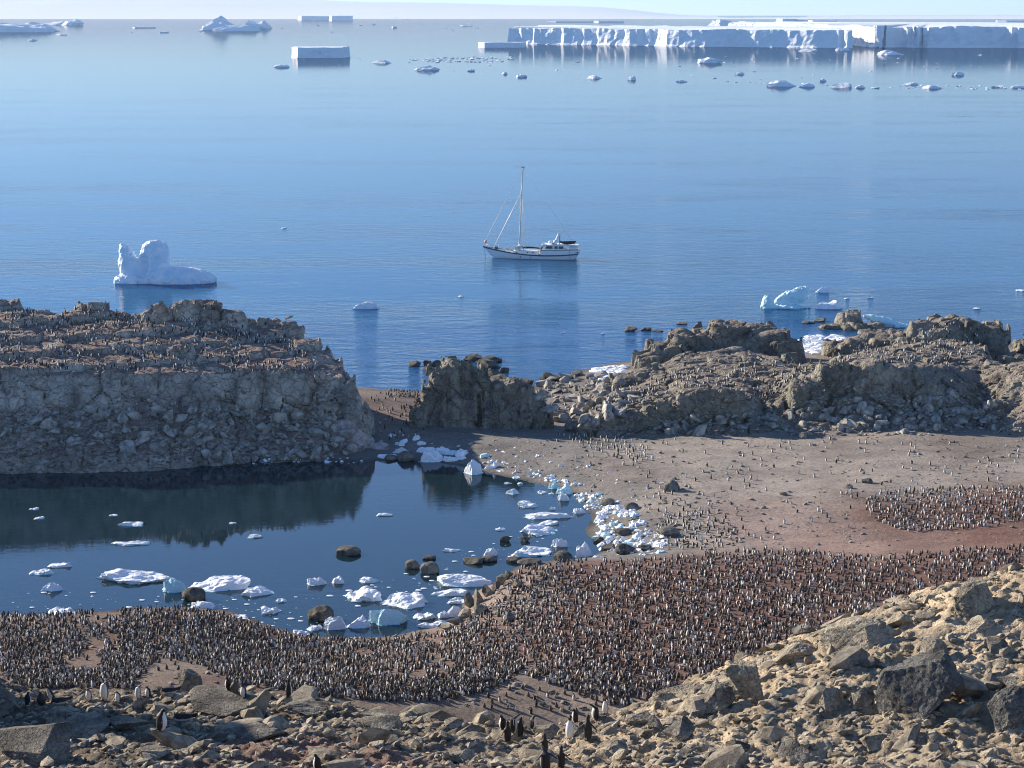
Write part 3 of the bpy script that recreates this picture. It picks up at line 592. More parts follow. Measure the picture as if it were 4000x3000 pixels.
# ------------------------------------------------------------------ rocks of the near hillside (the ones one can point to)
GB = 'boulders on the near hillside'
for (px, py, wp, hp, mt, sd_, cuts, roll, yaw, deep, lab) in [
    (3575, 2840, 300, 285, M_DARKB, 1, 9, .25, .2, .8, 'largest dark pitted boulder standing upright on the sunlit ochre slope'),
    (3800, 2400, 230, 185, M_BOULD, 2, 9, .2, .1, .9, 'big lichen-crusted boulder at the upper right edge of the hillside'),
    (3330, 2575, 330, 185, M_BOULD, 33, 8, .5, .15, .8, 'long pale green slab ledge along the crest of the slope'),
    (3530, 2465, 190, 95, M_BOULD, 4, 10, .2, 0, .9, 'flat lichen ledge on the crest left of the upper right boulder'),
    (2925, 2740, 165, 190, M_BOULD, 5, 12, .0, .3, .8, 'tall fissured boulder with a pale split face on the crest'),
    (3105, 2605, 185, 110, M_BOULD, 6, 10, .3, .1, .9, 'blunt grey-green boulder resting on the crest beside the split one'),
    (2790, 2790, 160, 140, M_BOULD, 7, 10, .35, -.1, .9, 'sloping grey boulder left of the tall split boulder'),
    (2620, 2740, 190, 75, M_BOULD, 8, 8, .5, .2, .9, 'smooth tilted slab at the lower left end of the crest'),
    (3925, 2850, 150, 165, M_DARKB, 9, 9, .2, 0, .9, 'pitted grey boulder at the right edge of the picture'),
    (3105, 2975, 150, 100, M_SHADE, 10, 6, .1, .3, .9, 'pyramid-shaped bluish rock on the lower hillside'),
    (2645, 2900, 145, 115, M_SHADE, 11, 9, .35, .2, .9, 'dark slanting boulder with a flat lit top right of the walking penguins'),
    (3465, 2615, 115, 65, M_BOULD, 12, 8, .1, .4, .9, 'pale angular block behind the largest dark boulder'),
    (3835, 2470, 120, 75, M_BOULD, 13, 8, .3, .1, .9, 'dark-sided block below the upper right boulder'),
    (3415, 2930, 130, 75, M_BOULD, 14, 9, .3, .3, .8, 'brownish slab below the largest dark boulder'),
    (3700, 2955, 80, 75, M_SHADE, 15, 8, .1, 0, .9, 'small dark jagged rock near the bottom right'),
    (3500, 2925, 80, 45, M_BOULD, 16, 8, .1, .2, .9, 'small pale block beside the brownish slab'),
    (3245, 2770, 130, 105, M_BOULD, 17, 9, .35, .3, .8, 'leaning slab in the middle of the slope'),
    (3375, 2760, 130, 80, M_SHADE, 18, 9, .2, .1, .9, 'rough grey rock touching the left foot of the largest dark boulder'),
    (2885, 2955, 110, 75, M_SHADE, 19, 9, .1, .1, .9, 'squat rock on the lower slope left of the pyramid rock'),
    (2790, 2975, 100, 50, M_SHADE, 20, 8, .4, .2, .8, 'thin dark plate of rock lying on the lower slope'),
    (3945, 2680, 110, 45, M_BOULD, 21, 8, .1, .2, .9, 'low pale slab near the right edge above the pitted boulder'),
    (3660, 2570, 120, 100, M_BOULD, 22, 9, .1, .5, .8, 'upright pale splinter rock on the slope'),
    (3900, 2545, 110, 60, M_SHADE, 23, 9, .2, .1, .9, 'rounded brown rock on the upper right slope'),
    (2480, 2840, 130, 70, M_BOULD, 24, 8, .5, .2, .8, 'wedge-shaped pale slab behind the white-fronted penguin'),
    (2150, 2885, 90, 70, M_BOULD, 25, 8, .1, .1, .9, 'flat-topped block behind the walking penguins'),
    (2255, 2870, 80, 55, M_SHADE, 26, 7, .4, .1, .9, 'slanting dark slab between the walking penguins'),
    (2410, 2945, 110, 55, M_BOULD, 27, 9, .3, .2, .8, 'low slab in front of the two penguins at the right of the group'),
    (2330, 2990, 120, 45, M_BOULD, 28, 9, .4, .2, .8, 'low ridge of rock right of the lowest walking penguin'),
    (2560, 2860, 80, 70, M_BOULD, 29, 9, .1, .3, .9, 'small pale pointed rock below the smooth tilted slab'),
    (3020, 2850, 100, 50, M_BOULD, 30, 9, .4, .3, .8, 'tilted stone plate below the tall split boulder'),
    (738, 2700, 120, 112, M_SANDB, 41, 9, .0, .1, .9, 'rounded double-humped boulder above the left ridge'),
    (620, 2715, 70, 40, M_SANDB, 42, 9, .0, .1, .9, 'low reddish rock left of the double-humped boulder'),
    (110, 2985, 300, 215, M_SHADE, 43, 8, -.2, .1, .9, 'massive shaded rock in the bottom left corner'),
    (330, 2885, 170, 100, M_SHADE, 44, 9, -.2, .1, .9, 'shaded block right of the massive corner rock'),
    (500, 2850, 170, 70, M_SHADE, 45, 8, -.4, .1, .8, 'long shaded slab with a pale top on the left slope'),
    (870, 2790, 230, 85, M_SHADE, 46, 9, -.3, .0, .9, 'broad grey ledge behind the prone penguin'),
    (1000, 2895, 200, 60, M_SHADE, 47, 10, -.2, .1, .8, 'dark platy rock in the middle of the left slope'),
    (1180, 2790, 130, 55, M_SHADE, 48, 9, -.1, .1, .9, 'grey rock on the crest right of the dark-backed penguin'),
    (1450, 2820, 110, 50, M_SHADE, 49, 9, .1, .1, .9, 'pointed rock on the dip of the crest'),
    (1480, 2865, 150, 70, M_SHADE, 50, 10, -.1, .1, .9, 'broken grey rock below the dip of the crest'),
    (1770, 2840, 90, 40, M_BOULD, 51, 9, .2, .1, .9, 'low pale rock at the lowest point of the crest'),
    (600, 2960, 120, 50, M_SHADE, 52, 10, -.2, .1, .8, 'ragged plate of rock on the shaded left slope')]:
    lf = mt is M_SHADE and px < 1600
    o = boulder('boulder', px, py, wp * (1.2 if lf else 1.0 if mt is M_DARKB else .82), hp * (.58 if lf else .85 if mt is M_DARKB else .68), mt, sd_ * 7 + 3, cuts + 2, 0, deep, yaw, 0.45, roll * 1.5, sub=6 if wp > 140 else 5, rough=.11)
    thing(o, lab, 'boulder')
bpy.context.view_layer.update()

# loose stones: the largest are pieces of the ground, the rest one mass of rubble
def scatter_xy(n, seed, x0, x1, y0, y1, cond=None):
    r = np.random.default_rng(seed); out = []
    while len(out) < n:
        y = r.uniform(y0, y1); x = r.uniform(x0, x1) * y / 50
        if cond is None or cond(x, y): out.append((x, y))
    return np.array(out)
def stone_xf(r, smin, smax, power=2.2):
    s = smin + (smax - smin) * r.random() ** power
    return np.array((s * r.uniform(.8, 1.5), s * r.uniform(.6, 1.0), s * r.uniform(.28, .75))), np.array((r.normal() * .25, -0.25 + r.normal() * .3, -0.5 + r.normal() * .7))
r = np.random.default_rng(5)
XY = scatter_xy(300, 5, -13.2, 13.4, 38, 58); ZS = g_height(XY[:, 0], XY[:, 1])
for (x, y), z in zip(XY, ZS):
    s, e = stone_xf(r, .11, .52, 2.0)
    link('stone', STONES[r.integers(10)], ground, (x, y, z + s[2] * .25), e, s)
def rot_xyz(e):
    cx, cy, cz = np.cos(e); sx, sy, sz = np.sin(e)
    return np.array(((cz, -sz, 0), (sz, cz, 0), (0, 0, 1))) @ np.array(((cy, 0, sy), (0, 1, 0), (-sy, 0, cy))) @ np.array(((1, 0, 0), (0, cx, -sx), (0, sx, cx)))
def rubble(name, P, smin, smax, seed, mat, parent, base, power=2.5, sink=.2, sub=1):
    r = np.random.default_rng(seed); tv = [rock_shape(sub, base + k_, 9, 0, 0.0) for k_ in range(8)]
    VV = []; FF = []; off = 0
    for p in P:
        s, e = stone_xf(r, smin, smax, power); v, f_ = tv[r.integers(8)]
        q = (v * s) @ rot_xyz(e).T + p + np.array((0, 0, s[2] * sink)); VV.append(q); FF.append(f_ + off); off += len(v)
    return stuff(link(name, mesh(name, np.concatenate(VV), np.concatenate(FF), [mat]), parent))
XY = scatter_xy(16000, 6, -14, 14.2, 38, 60.5); ZS = g_height(XY[:, 0], XY[:, 1])
rubble('rubble', np.column_stack((XY, ZS)), .018, .17, 6, M_RUBBLE, ground, 100, 3.0)

# scree on the headland and the outcrop
def scree(parent, poly, n, smin, smax, seed, only, mind=6, name='stone', power=2.0):
    r = np.random.default_rng(seed); c = 0
    for px, py in sprinkle(poly, n, mind, seed):
        p, nn, on = hit(px, py)
        if p is None or only not in on: continue
        s, e = stone_xf(r, smin, smax, power); s[2] *= 1.3
        o = link(name, SCREES[r.integers(10)], parent, p + nn * s[2] * .2, e * (1, 1, 2.5), s); c += 1
    return c
scree(headland, [(0, 1660), (450, 1560), (900, 1580), (1250, 1600), (1400, 1700), (1420, 1790), (1000, 1800), (700, 1790), (300, 1740), (0, 1720)], 290, .30, 1.15, 21, 'headland', 14)
scree(outcrop, [(2560, 1640), (2800, 1610), (2960, 1630), (3120, 1590), (3300, 1560), (3600, 1560), (3780, 1500), (3900, 1560), (3950, 1680), (3500, 1700), (3100, 1700), (2700, 1700), (2560, 1690)], 260, .28, 1.0, 22, 'o', 14)
def hits(poly, n, seed, only=None, mind=0):
    P = []
    for px, py in sprinkle(poly, n, mind, seed):
        p, nn, on = hit(px, py)
        if p is not None and (only is None or only in on): P.append(p)
    return np.array(P)
rubble('scree_rubble', hits([(0, 1600), (1300, 1600), (1430, 1740), (1400, 1810), (0, 1840)], 1500, 23, 'headland'), .10, .5, 23, M_SCREER, headland, 200)
rubble('scree_rubble', hits([(2350, 1560), (3100, 1500), (3800, 1480), (4000, 1560), (4000, 1700), (2350, 1705)], 1500, 24, 'o'), .10, .45, 24, M_SCREER, outcrop, 200)
rubble('gravel', np.concatenate((hits([(2050, 2230), (1850, 2330), (1800, 2440), (1300, 2510), (1300, 2560), (2100, 2500), (2250, 2300)], 900, 25, 'ground'),
        hits([(1500, 1690), (4000, 1700), (4000, 2130), (2500, 2150), (2250, 1920), (1900, 1830)], 1300, 26, 'ground'), hits([(0, 2450), (900, 2450), (2300, 2250), (3600, 2200), (3400, 2420), (2200, 2780), (0, 2680)], 1300, 27, 'ground'))), .05, .34, 25, M_SCREER, ground, 200, 3.2)
# boulders of the gap between the stack and the outcrop, and along the sea shore behind
for k_, (px, py) in enumerate(sprinkle([(2080, 1520), (2180, 1470), (2420, 1480), (2480, 1560), (2420, 1640), (2330, 1680), (2180, 1660), (2120, 1580)], 150, 15, 31)):
    p, nn, on = hit(px, py)
    if p is None: continue
    s, e = stone_xf(r, .35, 1.25, 1.6); s[2] *= 1.25
    link('stone', SCREES[k_ % 10], outcrop, p + np.array((0, 0, s[2] * .2)), e * (1, 1, 3), s)

# shore boulders standing in the pool, on the beach and in the sea
SB = [(1360, 2170, 92, 36, 'smooth dark boulder alone in the middle of the pool', M_WETB, .7), (1612, 2222, 54, 38, 'rounded grey boulder, left one of a close pair in the pool', M_SANDB, .7), (1680, 2240, 70, 52, 'larger rounded grey boulder of the close pair in the pool', M_SANDB, .7),
      (1676, 2187, 52, 16, 'low dark rock just behind the close pair of boulders', M_WETB, .6), (1848, 2203, 80, 26, 'jagged dark rock awash beside an ice lump in the pool', M_WETB, .2), (1910, 2195, 62, 26, 'smooth grey rock under an ice lump in the pool', M_SANDB, .8),
      (2010, 2198, 62, 22, 'low smooth rock left of the long oval rock', M_WETB, .8), (2068, 2210, 92, 26, 'long oval dark rock near the colony bank', M_WETB, .8), (2200, 2196, 70, 46, 'wedge-shaped dark boulder by the colony bank', M_WETB, .4),
      (1975, 2118, 42, 27, 'blocky dark rock left of the white humped floe', M_WETB, .2), (2052, 2116, 34, 22, 'small dark rock pair below the white humped floe', M_WETB, .2), (1250, 2425, 96, 62, 'large round dark boulder at the near pool edge', M_WETB, .8),
      (755, 2348, 92, 56, 'dark boulder between two floes left in the pool', M_WETB, .7), (1583, 1802, 66, 44, 'dark boulder at the far end of the pool among ice', M_SANDB, .6), (1525, 1798, 50, 22, 'flat dark rock beside the far pool boulder', M_SANDB, .5),
      (2375, 1976, 52, 32, 'grey boulder at the pool shore among ice chunks', M_SANDB, .4), (2467, 1992, 58, 30, 'tilted slab boulder behind the stranded ice', M_SANDB, .3), (2622, 1918, 66, 50, 'big brown boulder standing alone on the beach', M_SANDB, .4),
      (2612, 2098, 86, 44, 'flat-backed boulder with penguins beside it at the beach edge', M_SANDB, .5), (2435, 2090, 70, 26, 'low dark slab under stranded ice', M_WETB, .4), (2445, 2165, 82, 40, 'dark broken rocks at the colony edge under ice', M_WETB, .2),
      (2340, 2120, 40, 24, 'small dark rock at the waterline among ice', M_WETB, .3), (2380, 2150, 60, 26, 'dark slab at the waterline by the colony', M_WETB, .4), (2520, 2150, 56, 22, 'square dark block behind the colony edge', M_WETB, .1),
      (3140, 1712, 34, 26, 'single stone in the shadow edge below the outcrop', M_SANDB, .4), (3320, 1908, 24, 18, 'small grey stone on the upper beach', M_SANDB, .4), (3390, 1888, 40, 22, 'dark stone on the upper beach near the right cluster', M_WETB, .4), (3062, 1935, 28, 14, 'flat stone on the middle beach', M_SANDB, .4), (2240, 1688, 70, 48, 'pinkish round boulder beside the puddle behind the beach', M_SANDB, .6)]
SEAR = [(1620, 1432, 46, 26), (1668, 1432, 34, 28), (1700, 1432, 44, 28), (1672, 1445, 40, 10), (1850, 1412, 70, 24), (1925, 1418, 60, 24), (1948, 1408, 26, 12), (1900, 1440, 80, 36), (1918, 1472, 64, 34), (1970, 1456, 36, 24), (1950, 1492, 70, 24), (1990, 1500, 60, 22), (2150, 1488, 90, 34), (2255, 1472, 50, 22), (2060, 1500, 50, 20),
        (2466, 1295, 48, 18), (2525, 1292, 40, 14), (2570, 1296, 36, 8), (2665, 1268, 44, 8), (4000, 1380, 90, 50), (3205, 1258, 40, 14), (3160, 1264, 40, 10), (3290, 1282, 60, 12)]
for k_, (px, py, wp, hp, lab, mt, rd) in enumerate(SB):
    p = hit(px, py)[0]; d = p[1] if p is not None else 240
    o = boulder('boulder', px, py, wp * 1.08, hp * .84, mt, 300 + k_, 8, min(1, rd + .12), .9, r.uniform(-.3, .3), 0, r.uniform(-.1, .1), 5, .35, dist=d, rough=.07); thing(o, lab, 'boulder')
for k_, (px, py, wp, hp) in enumerate(SEAR):
    p = at_z(px, py, 0); o = boulder('sea_rock', px, py, wp * 1.15, hp * .85, M_WETB, 400 + k_, 13, 0, 1.1, r.uniform(-.6, .6), 0, r.uniform(-.3, .3), 5, .5, dist=p[1], rough=.14)
    pl = 'left of the rock stack' if px < 1760 else 'behind the rock stack' if px < 2010 else 'beside the inlet right of the rock stack' if px < 2300 else 'in open water left of the near crag' if px < 2700 else 'off the dark islet behind the cove' if px < 3400 else 'at the right edge'
    thing(o, ('low flat' if hp < 15 else 'broad dark' if wp > 55 else 'small blocky') + ' wet rock awash in the sea ' + pl, 'rock', 'rocks awash ' + pl)
# upright rocks of the bank where the colony meets the pool
for k_, (px, py, wp, hp) in enumerate([(1835, 2375, 44, 60), (1868, 2360, 40, 62), (1905, 2330, 50, 44), (1960, 2285, 46, 40), (1990, 2262, 40, 34), (1815, 2415, 54, 34), (1780, 2440, 70, 26), (1880, 2400, 60, 40), (1935, 2310, 30, 40), (2020, 2300, 46, 40), (1990, 2430, 50, 38), (1740, 2462, 60, 22)]):
    o = boulder('bank_rock', px, py, wp, hp, M_BOULD if k_ % 2 else M_SANDB, 500 + k_, 12, 0, .8, r.uniform(-.5, .5), 0, r.uniform(-.2, .2), 4, .25, rough=.05)
    thing(o, 'jagged pale rock standing in the bank between colony and pool', 'rock', 'jagged rocks of the pool bank')

# ------------------------------------------------------------------ ice
M_ICE = mat_ice('floe_ice', (.80, .83, .87), .18)
M_ICET = mat_ice('turquoise_ice', (.58, .80, .84), .8, scale=.7)
M_ICED = mat_ice('dirty_ice', (.62, .60, .60), .05)
M_BERG = mat_ice('berg_ice', (.74, .80, .86), .06, obj=False, scale=.02, below=False)
def floe_mesh(w_, d_, t_, seed, kind='flat', sub=4, mat=None):
    V, Fc = ico(sub); r = np.random.default_rng(seed + 1000)
    th = np.arctan2(V[:, 1], V[:, 0]); c = np.stack((np.cos(th) * 1.3, np.sin(th) * 1.3, np.full(len(th), seed * 3.7)), 1)
    rad = 1 + .42 * fbm(c, 4, seed % 40); xy = V[:, :2] * rad[:, None]
    z = V[:, 2]; rr = np.sqrt((V[:, :2] ** 2).sum(1))
    if kind == 'flat':
        zz = np.sign(z) * np.abs(z) ** .32
        for _ in range(6):
            a_ = r.uniform(0, 6.28); n = np.array((math.cos(a_), math.sin(a_), r.uniform(-.15, .25))); q = np.column_stack((xy, zz)); q -= np.maximum(q @ n - r.uniform(.5, .9), 0)[:, None] * n; xy, zz = q[:, :2], q[:, 2]
        lump = fbm(np.column_stack((xy * 2.2, np.full(len(z), seed))), 4, seed % 30)
        zz = np.where(z > 0, zz * (.72 + .65 * lump + .45 * r.uniform(-1, 1) * xy[:, 0] + .25 * xy[:, 1]), zz)
    elif kind == 'peak':
        a_ = r.uniform(0, 6.28); zz = np.where(z > 0, np.abs(z) ** .8 * (.6 + .9 * np.exp(-((xy[:, 0] - .4 * np.cos(a_)) ** 2 + (xy[:, 1] - .3) ** 2) / .12) + .35 * fbm(np.column_stack((xy * 2.5, z)), 3, seed % 30)), z)
        for _ in range(6):
            n = r.normal(size=3); n[2] = abs(n[2]) * .6; n /= np.linalg.norm(n); q = np.column_stack((xy, zz)); q -= np.maximum(q @ n - r.uniform(.45, .8), 0)[:, None] * n; xy, zz = q[:, :2], q[:, 2]
    else:
        zz = np.where(z > 0, np.abs(z) ** .6 * (.75 + .7 * fbm(np.column_stack((xy * 2, z)), 4, seed % 30)), z)
        for _ in range(7):
            n = r.normal(size=3); n /= np.linalg.norm(n); q = np.column_stack((xy, zz)); q -= np.maximum(q @ n - r.uniform(.5, .85), 0)[:, None] * n; xy, zz = q[:, :2], q[:, 2]
    q = np.column_stack((xy, zz)); q += .06 * np.stack([fbm(q * 5 + k_ * 9, 3, seed % 30 + k_) for k_ in range(3)], 1)
    lo, hi = q.min(0), q.max(0); q[:, 0] = (q[:, 0] - (lo[0] + hi[0]) / 2) / (hi[0] - lo[0]) * w_; q[:, 1] = (q[:, 1] - (lo[1] + hi[1]) / 2) / (hi[1] - lo[1]) * d_
    up = q[:, 2] > 0; q[:, 2] = np.where(up, q[:, 2] / max(hi[2], .01) * t_, q[:, 2] / max(-lo[2], .01) * min(.8, .6 * t_ + .2))
    q[:, :2] *= np.where(up, 1.0, 1.16)[:, None]
    return mesh('ice', q, Fc, [mat or M_ICE], smooth=False)
def floe(name, px, py, wp, hp, seed, kind='flat', mat=None, zbase=0.0, thick=.42, sub=5, far=False):
    """an ice block whose middle is seen at (px, py)"""
    pb = at_z(px, py + hp * .42, zbase); m = mpp(pb); w_ = wp * m; H_ = hp * m
    t_ = H_ * thick; g = abs(ray(px, py)[2]); d_ = float(np.clip((H_ - t_) / g, .35 * w_, 1.15 * w_))
    if kind != 'flat': t_ = H_ * .82; d_ = w_ * .6
    me = floe_mesh(w_, d_, t_, seed, kind, sub, mat)
    return link(name, me, loc=(pb[0], pb[1] + d_ * .5, zbase))
PF = [(517, 2252, 284, 76, 'flat', 'largest flat white floe on the left of the pool'), (852, 2278, 242, 80, 'flat', 'large white floe right of the largest one, dark boulder at its corner'),
      (676, 2290, 90, 64, 'lump', 'turquoise rounded ice lump between the two large floes'), (1005, 2311, 132, 52, 'flat', 'smooth pointed floe right of the two large floes'), (785, 2366, 98, 46, 'flat', 'white wedge floe below the dark boulder'),
      (229, 2398, 118, 58, 'flat', 'block-like floe near the left pool edge by the colony'), (200, 2294, 82, 40, 'lump', 'notched ice piece with a submerged foot, left side'), (160, 2234, 98, 30, 'flat', 'low floe left, second from the top of a pair'), (224, 2207, 98, 28, 'flat', 'low pointed floe left, upper one of a pair'),
      (508, 2122, 148, 24, 'flat', 'long thin floe in the upper left of the pool'), (504, 2045, 102, 26, 'flat', 'slab floe floating in the dark cliff reflection'), (130, 1987, 38, 13, 'flat', 'tiny floe in the cliff reflection near the left edge, upper'), (150, 2023, 38, 14, 'flat', 'tiny floe in the cliff reflection near the left edge, lower'),
      (442, 2012, 36, 10, 'flat', 'thin sliver of ice above the slab floe'), (908, 2043, 28, 10, 'flat', 'tiny ice bit at the edge of the cliff reflection'), (997, 2094, 56, 21, 'flat', 'small floe in the open upper pool'), (1096, 2346, 46, 22, 'flat', 'small floe above a ragged one left of the round boulder'),
      (1058, 2384, 86, 38, 'flat', 'ragged floe left of the large round boulder'), (617, 2425, 76, 28, 'flat', 'floe half hidden by colony penguins, left one'), (735, 2408, 66, 28, 'flat', 'floe behind the highest point of the left colony'), (928, 2420, 108, 44, 'flat', 'floe at the near shore right of the left colony'),
      (1233, 2273, 76, 36, 'lump', 'small pointed floe left of the shark-fin ice'), (1323, 2265, 54, 38, 'peak', 'little ice fin standing out of the water'), (1441, 2265, 78, 32, 'flat', 'floe with a raised end above the striped block'), (1414, 2320, 148, 74, 'flat', 'thick tilted block floe with a groove across'),
      (1573, 2346, 176, 78, 'flat', 'long floe curling up at its right end'), (1514, 2413, 152, 72, 'lump', 'bulky bluish ice block near the near shore'), (1305, 2437, 86, 62, 'lump', 'ice lump touching the large round boulder'), (1394, 2433, 96, 54, 'lump', 'knobbly ice lump right of the large round boulder'),
      (1223, 2452, 62, 32, 'flat', 'crumbled floe at the foot of the round boulder'), (1178, 2472, 76, 30, 'flat', 'flat floe grounded at the near shore'), (1654, 2407, 86, 38, 'flat', 'scalloped floe near the bank'), (1730, 2402, 50, 30, 'lump', 'small ice knob near the bank'), (1693, 2443, 136, 40, 'flat', 'long low floe against the bank'),
      (1813, 2268, 222, 66, 'flat', 'long layered floe with an overhanging rim'), (1756, 2316, 140, 36, 'flat', 'slim floe below the layered one'), (1789, 2348, 86, 32, 'flat', 'bluish floe beside the bank rocks'), (1785, 2388, 80, 54, 'lump', 'rough ice heap wedged against the bank rocks'),
      (1766, 2149, 82, 18, 'flat', 'thin floe in the right middle of the pool'), (1915, 2160, 58, 40, 'lump', 'ice lump perched on a rock'), (2007, 1921, 62, 26, 'lump', 'small crested floe in the upper right pool'), (2065, 1970, 88, 32, 'flat', 'fish-shaped floe in the right pool'),
      (2144, 2014, 190, 36, 'flat', 'long ribbed floe in the right pool'), (2142, 2043, 84, 24, 'flat', 'smooth floe behind the humped one'), (2104, 2070, 150, 60, 'flat', 'smooth humped white floe'), (2073, 2152, 170, 52, 'flat', 'undercut floe with a scooped top'), (2188, 2120, 64, 44, 'lump', 'blocky floe with a tail to the right'),
      (2280, 2148, 66, 72, 'peak', 'tall split ice spire by the colony edge'), (2345, 2184, 82, 34, 'flat', 'ice slab behind the colony edge, right of the spire'), (2413, 2176, 64, 52, 'peak', 'knobbed ice pillar at the colony edge'), (2262, 2192, 84, 22, 'flat', 'ice slab half hidden by the colony edge'),
      (2162, 1986, 34, 14, 'peak', 'tiny pointed ice above the ribbed floe'), (1954, 2066, 40, 18, 'flat', 'crumbly ice scrap in the right pool'), (2019, 1865, 40, 13, 'flat', 'flat ice disc at the upper right shore'), (1985, 1887, 32, 10, 'flat', 'small flat floe, left of two below the disc'), (2032, 1888, 24, 12, 'peak', 'small pointed floe, right of two below the disc'),
      (2164, 1893, 46, 42, 'peak', 'smooth turquoise ice block at the right shore'), (2202, 1912, 76, 48, 'peak', 'broad ice block beside the smooth turquoise one'), (2202, 1940, 46, 40, 'lump', 'round white ice ball below the broad block'), (2118, 1923, 36, 17, 'flat', 'small block left of the broad ice block'), (2152, 1928, 26, 10, 'flat', 'small slab left of the ice ball'),
      (2262, 1996, 46, 26, 'lump', 'ice lump at the shore below the ice ball'), (1689, 1785, 94, 50, 'lump', 'large bluish ice block at the far pool end'), (1762, 1797, 70, 28, 'lump', 'low ice block right of the large bluish one'), (1852, 1828, 82, 66, 'peak', 'tall smooth ice block reflected in the pool'), (1923, 1821, 62, 46, 'peak', 'domed ice block with a knob on top'),
      (1960, 1843, 52, 20, 'flat', 'low ice wedge at the far right shore'), (2011, 1846, 38, 30, 'peak', 'grey-white ice peak at the far right shore'), (1507, 2010, 68, 16, 'flat', 'thin floe alone in the upper pool'), (1262, 1999, 5, 2, 'flat', '')]
for k_, (px, py, wp, hp, kd, lab) in enumerate(PF):
    if not lab: continue
    mt = M_ICET if ('turquoise' in lab or 'bulky bluish' in lab) else (M_ICED if 'grey-white' in lab else M_ICE)
    o = floe('ice_floe', px, py, wp, hp, k_ * 3 + 1, kd, mt, 0.0, .46 if wp > 100 else .55, 6 if wp > 120 else 5); thing(o, lab, 'ice floe')
# stranded chunks along the shore
CH = [floe_mesh(1, .8, .62, 60 + k_, ('lump', 'flat', 'peak', 'lump')[k_ % 4], 4, (M_ICE, M_ICE, M_ICED, M_ICET)[k_ % 4] if k_ % 3 else M_ICE) for k_ in range(12)]
def chunks(poly, n, smin, smax, seed, lab, grp, mind=7, power=1.8):
    r = np.random.default_rng(seed)
    for k_, (px, py) in enumerate(sprinkle(poly, n, mind, seed)):
        p, nn, on = hit(px, py)
        if p is None: continue
        s = smin + (smax - smin) * r.random() ** power
        kc = int(r.integers(12)); xs_ = [q[0] for q in poly]; fx = (px - min(xs_)) / (max(xs_) - min(xs_)); fy = (py - min(q[1] for q in poly)) / (max(q[1] for q in poly) - min(q[1] for q in poly))
        ad = ('large ' if s > .6 * smax else 'small ' if s < .4 * smax else 'middling ') + ('rounded', 'flat', 'pointed', 'blocky')[kc % 4] + ' '
        wh = ', ' + ('left' if fx < .33 else 'right' if fx > .66 else 'middle') + ' part, ' + ('far side' if fy < .5 else 'near side')
        thing(link('ice_chunk', CH[kc], None, p - np.array((0, 0, .05 * s)), (r.normal() * .1, r.normal() * .1, r.uniform(0, 6.28)), (s * r.uniform(.8, 1.3), s * r.uniform(.8, 1.2), s * r.uniform(.40, .85))), ad + lab + wh, 'ice chunk', grp)
chunks([(2240, 1930), (2330, 1925), (2420, 1960), (2500, 2010), (2520, 2060), (2450, 2080), (2330, 2070), (2320, 2020), (2280, 1980)], 115, .3, 1.5, 51, 'ice chunk stranded on the right pool shore', 'ice stranded on the right pool shore')
chunks([(2330, 2075), (2480, 2050), (2600, 2080), (2640, 2130), (2560, 2170), (2440, 2165), (2330, 2150)], 115, .3, 1.6, 52, 'ice chunk in the heap by the colony', 'ice heap between pool and colony')
chunks([(1500, 1760), (1550, 1690), (1720, 1720), (1860, 1760), (1950, 1800), (2000, 1830), (1900, 1815), (1750, 1790), (1600, 1785)], 26, .4, 1.5, 53, 'shaded ice chunk at the far pool end', 'ice at the far pool end', 16)
chunks([(860, 1800), (1400, 1780), (1470, 1800), (1400, 1812), (860, 1812)], 22, .3, .9, 54, 'ice bit lying under the left cliff', 'ice bits under the left cliff', 12)
chunks([(1980, 1835), (2120, 1875), (2260, 1910), (2300, 1890), (2150, 1850), (1950, 1790)], 34, .3, 1.0, 55, 'ice chunk on the dark upper shore', 'ice on the upper pool shore', 10)
chunks([(1800, 1700), (2600, 1880), (2500, 1960), (2300, 1880), (1900, 1760)], 26, .25, .8, 56, 'lone ice piece on the beach gravel', 'ice pieces on the beach', 20)
for px, py, s in [(1532, 1702, 1.1), (1575, 1728, 1.5), (1628, 1712, 1.4), (1570, 1762, 1.7), (1664, 1762, 2.2), (1736, 1765, 2.0), (1805, 1772, 2.2), (1496, 1785, 1.5), (1532, 1783, 1.3)]:
    p = hit(px, py)[0]; k_ = int(px) % 12
    thing(link('ice_chunk', CH[k_], None, p, (0, 0, px * .3), (s * 1.3, s * .9, s * .5)), 'larger shaded ice block stranded at the far end of the pool', 'ice chunk', 'large ice blocks at the far pool end')
# ice bits floating in the pool: too small and many to tell apart
tv, tf = ico(1); VV, FF = [], []
rr_ = np.random.default_rng(58)
for j, (px, py) in enumerate(sprinkle([(0, 2320), (300, 2290), (700, 2340), (1200, 2330), (1700, 2200), (2200, 2020), (2230, 2140), (1900, 2210), (1750, 2300), (1150, 2460), (500, 2400), (0, 2400)], 210, 0, 58)):
    p = at_z(px, py, 0); s = .06 + .3 * rr_.random() ** 3; VV.append(tv * (s * 1.3, s, s * .35) + p + (0, 0, .02)); FF.append(tf + 12 * j)
stuff(link('brash_ice', mesh('brash_ice', np.concatenate(VV), np.concatenate(FF), [M_ICE])), 'tiny white ice bits floating in the pool', 'ice bits')
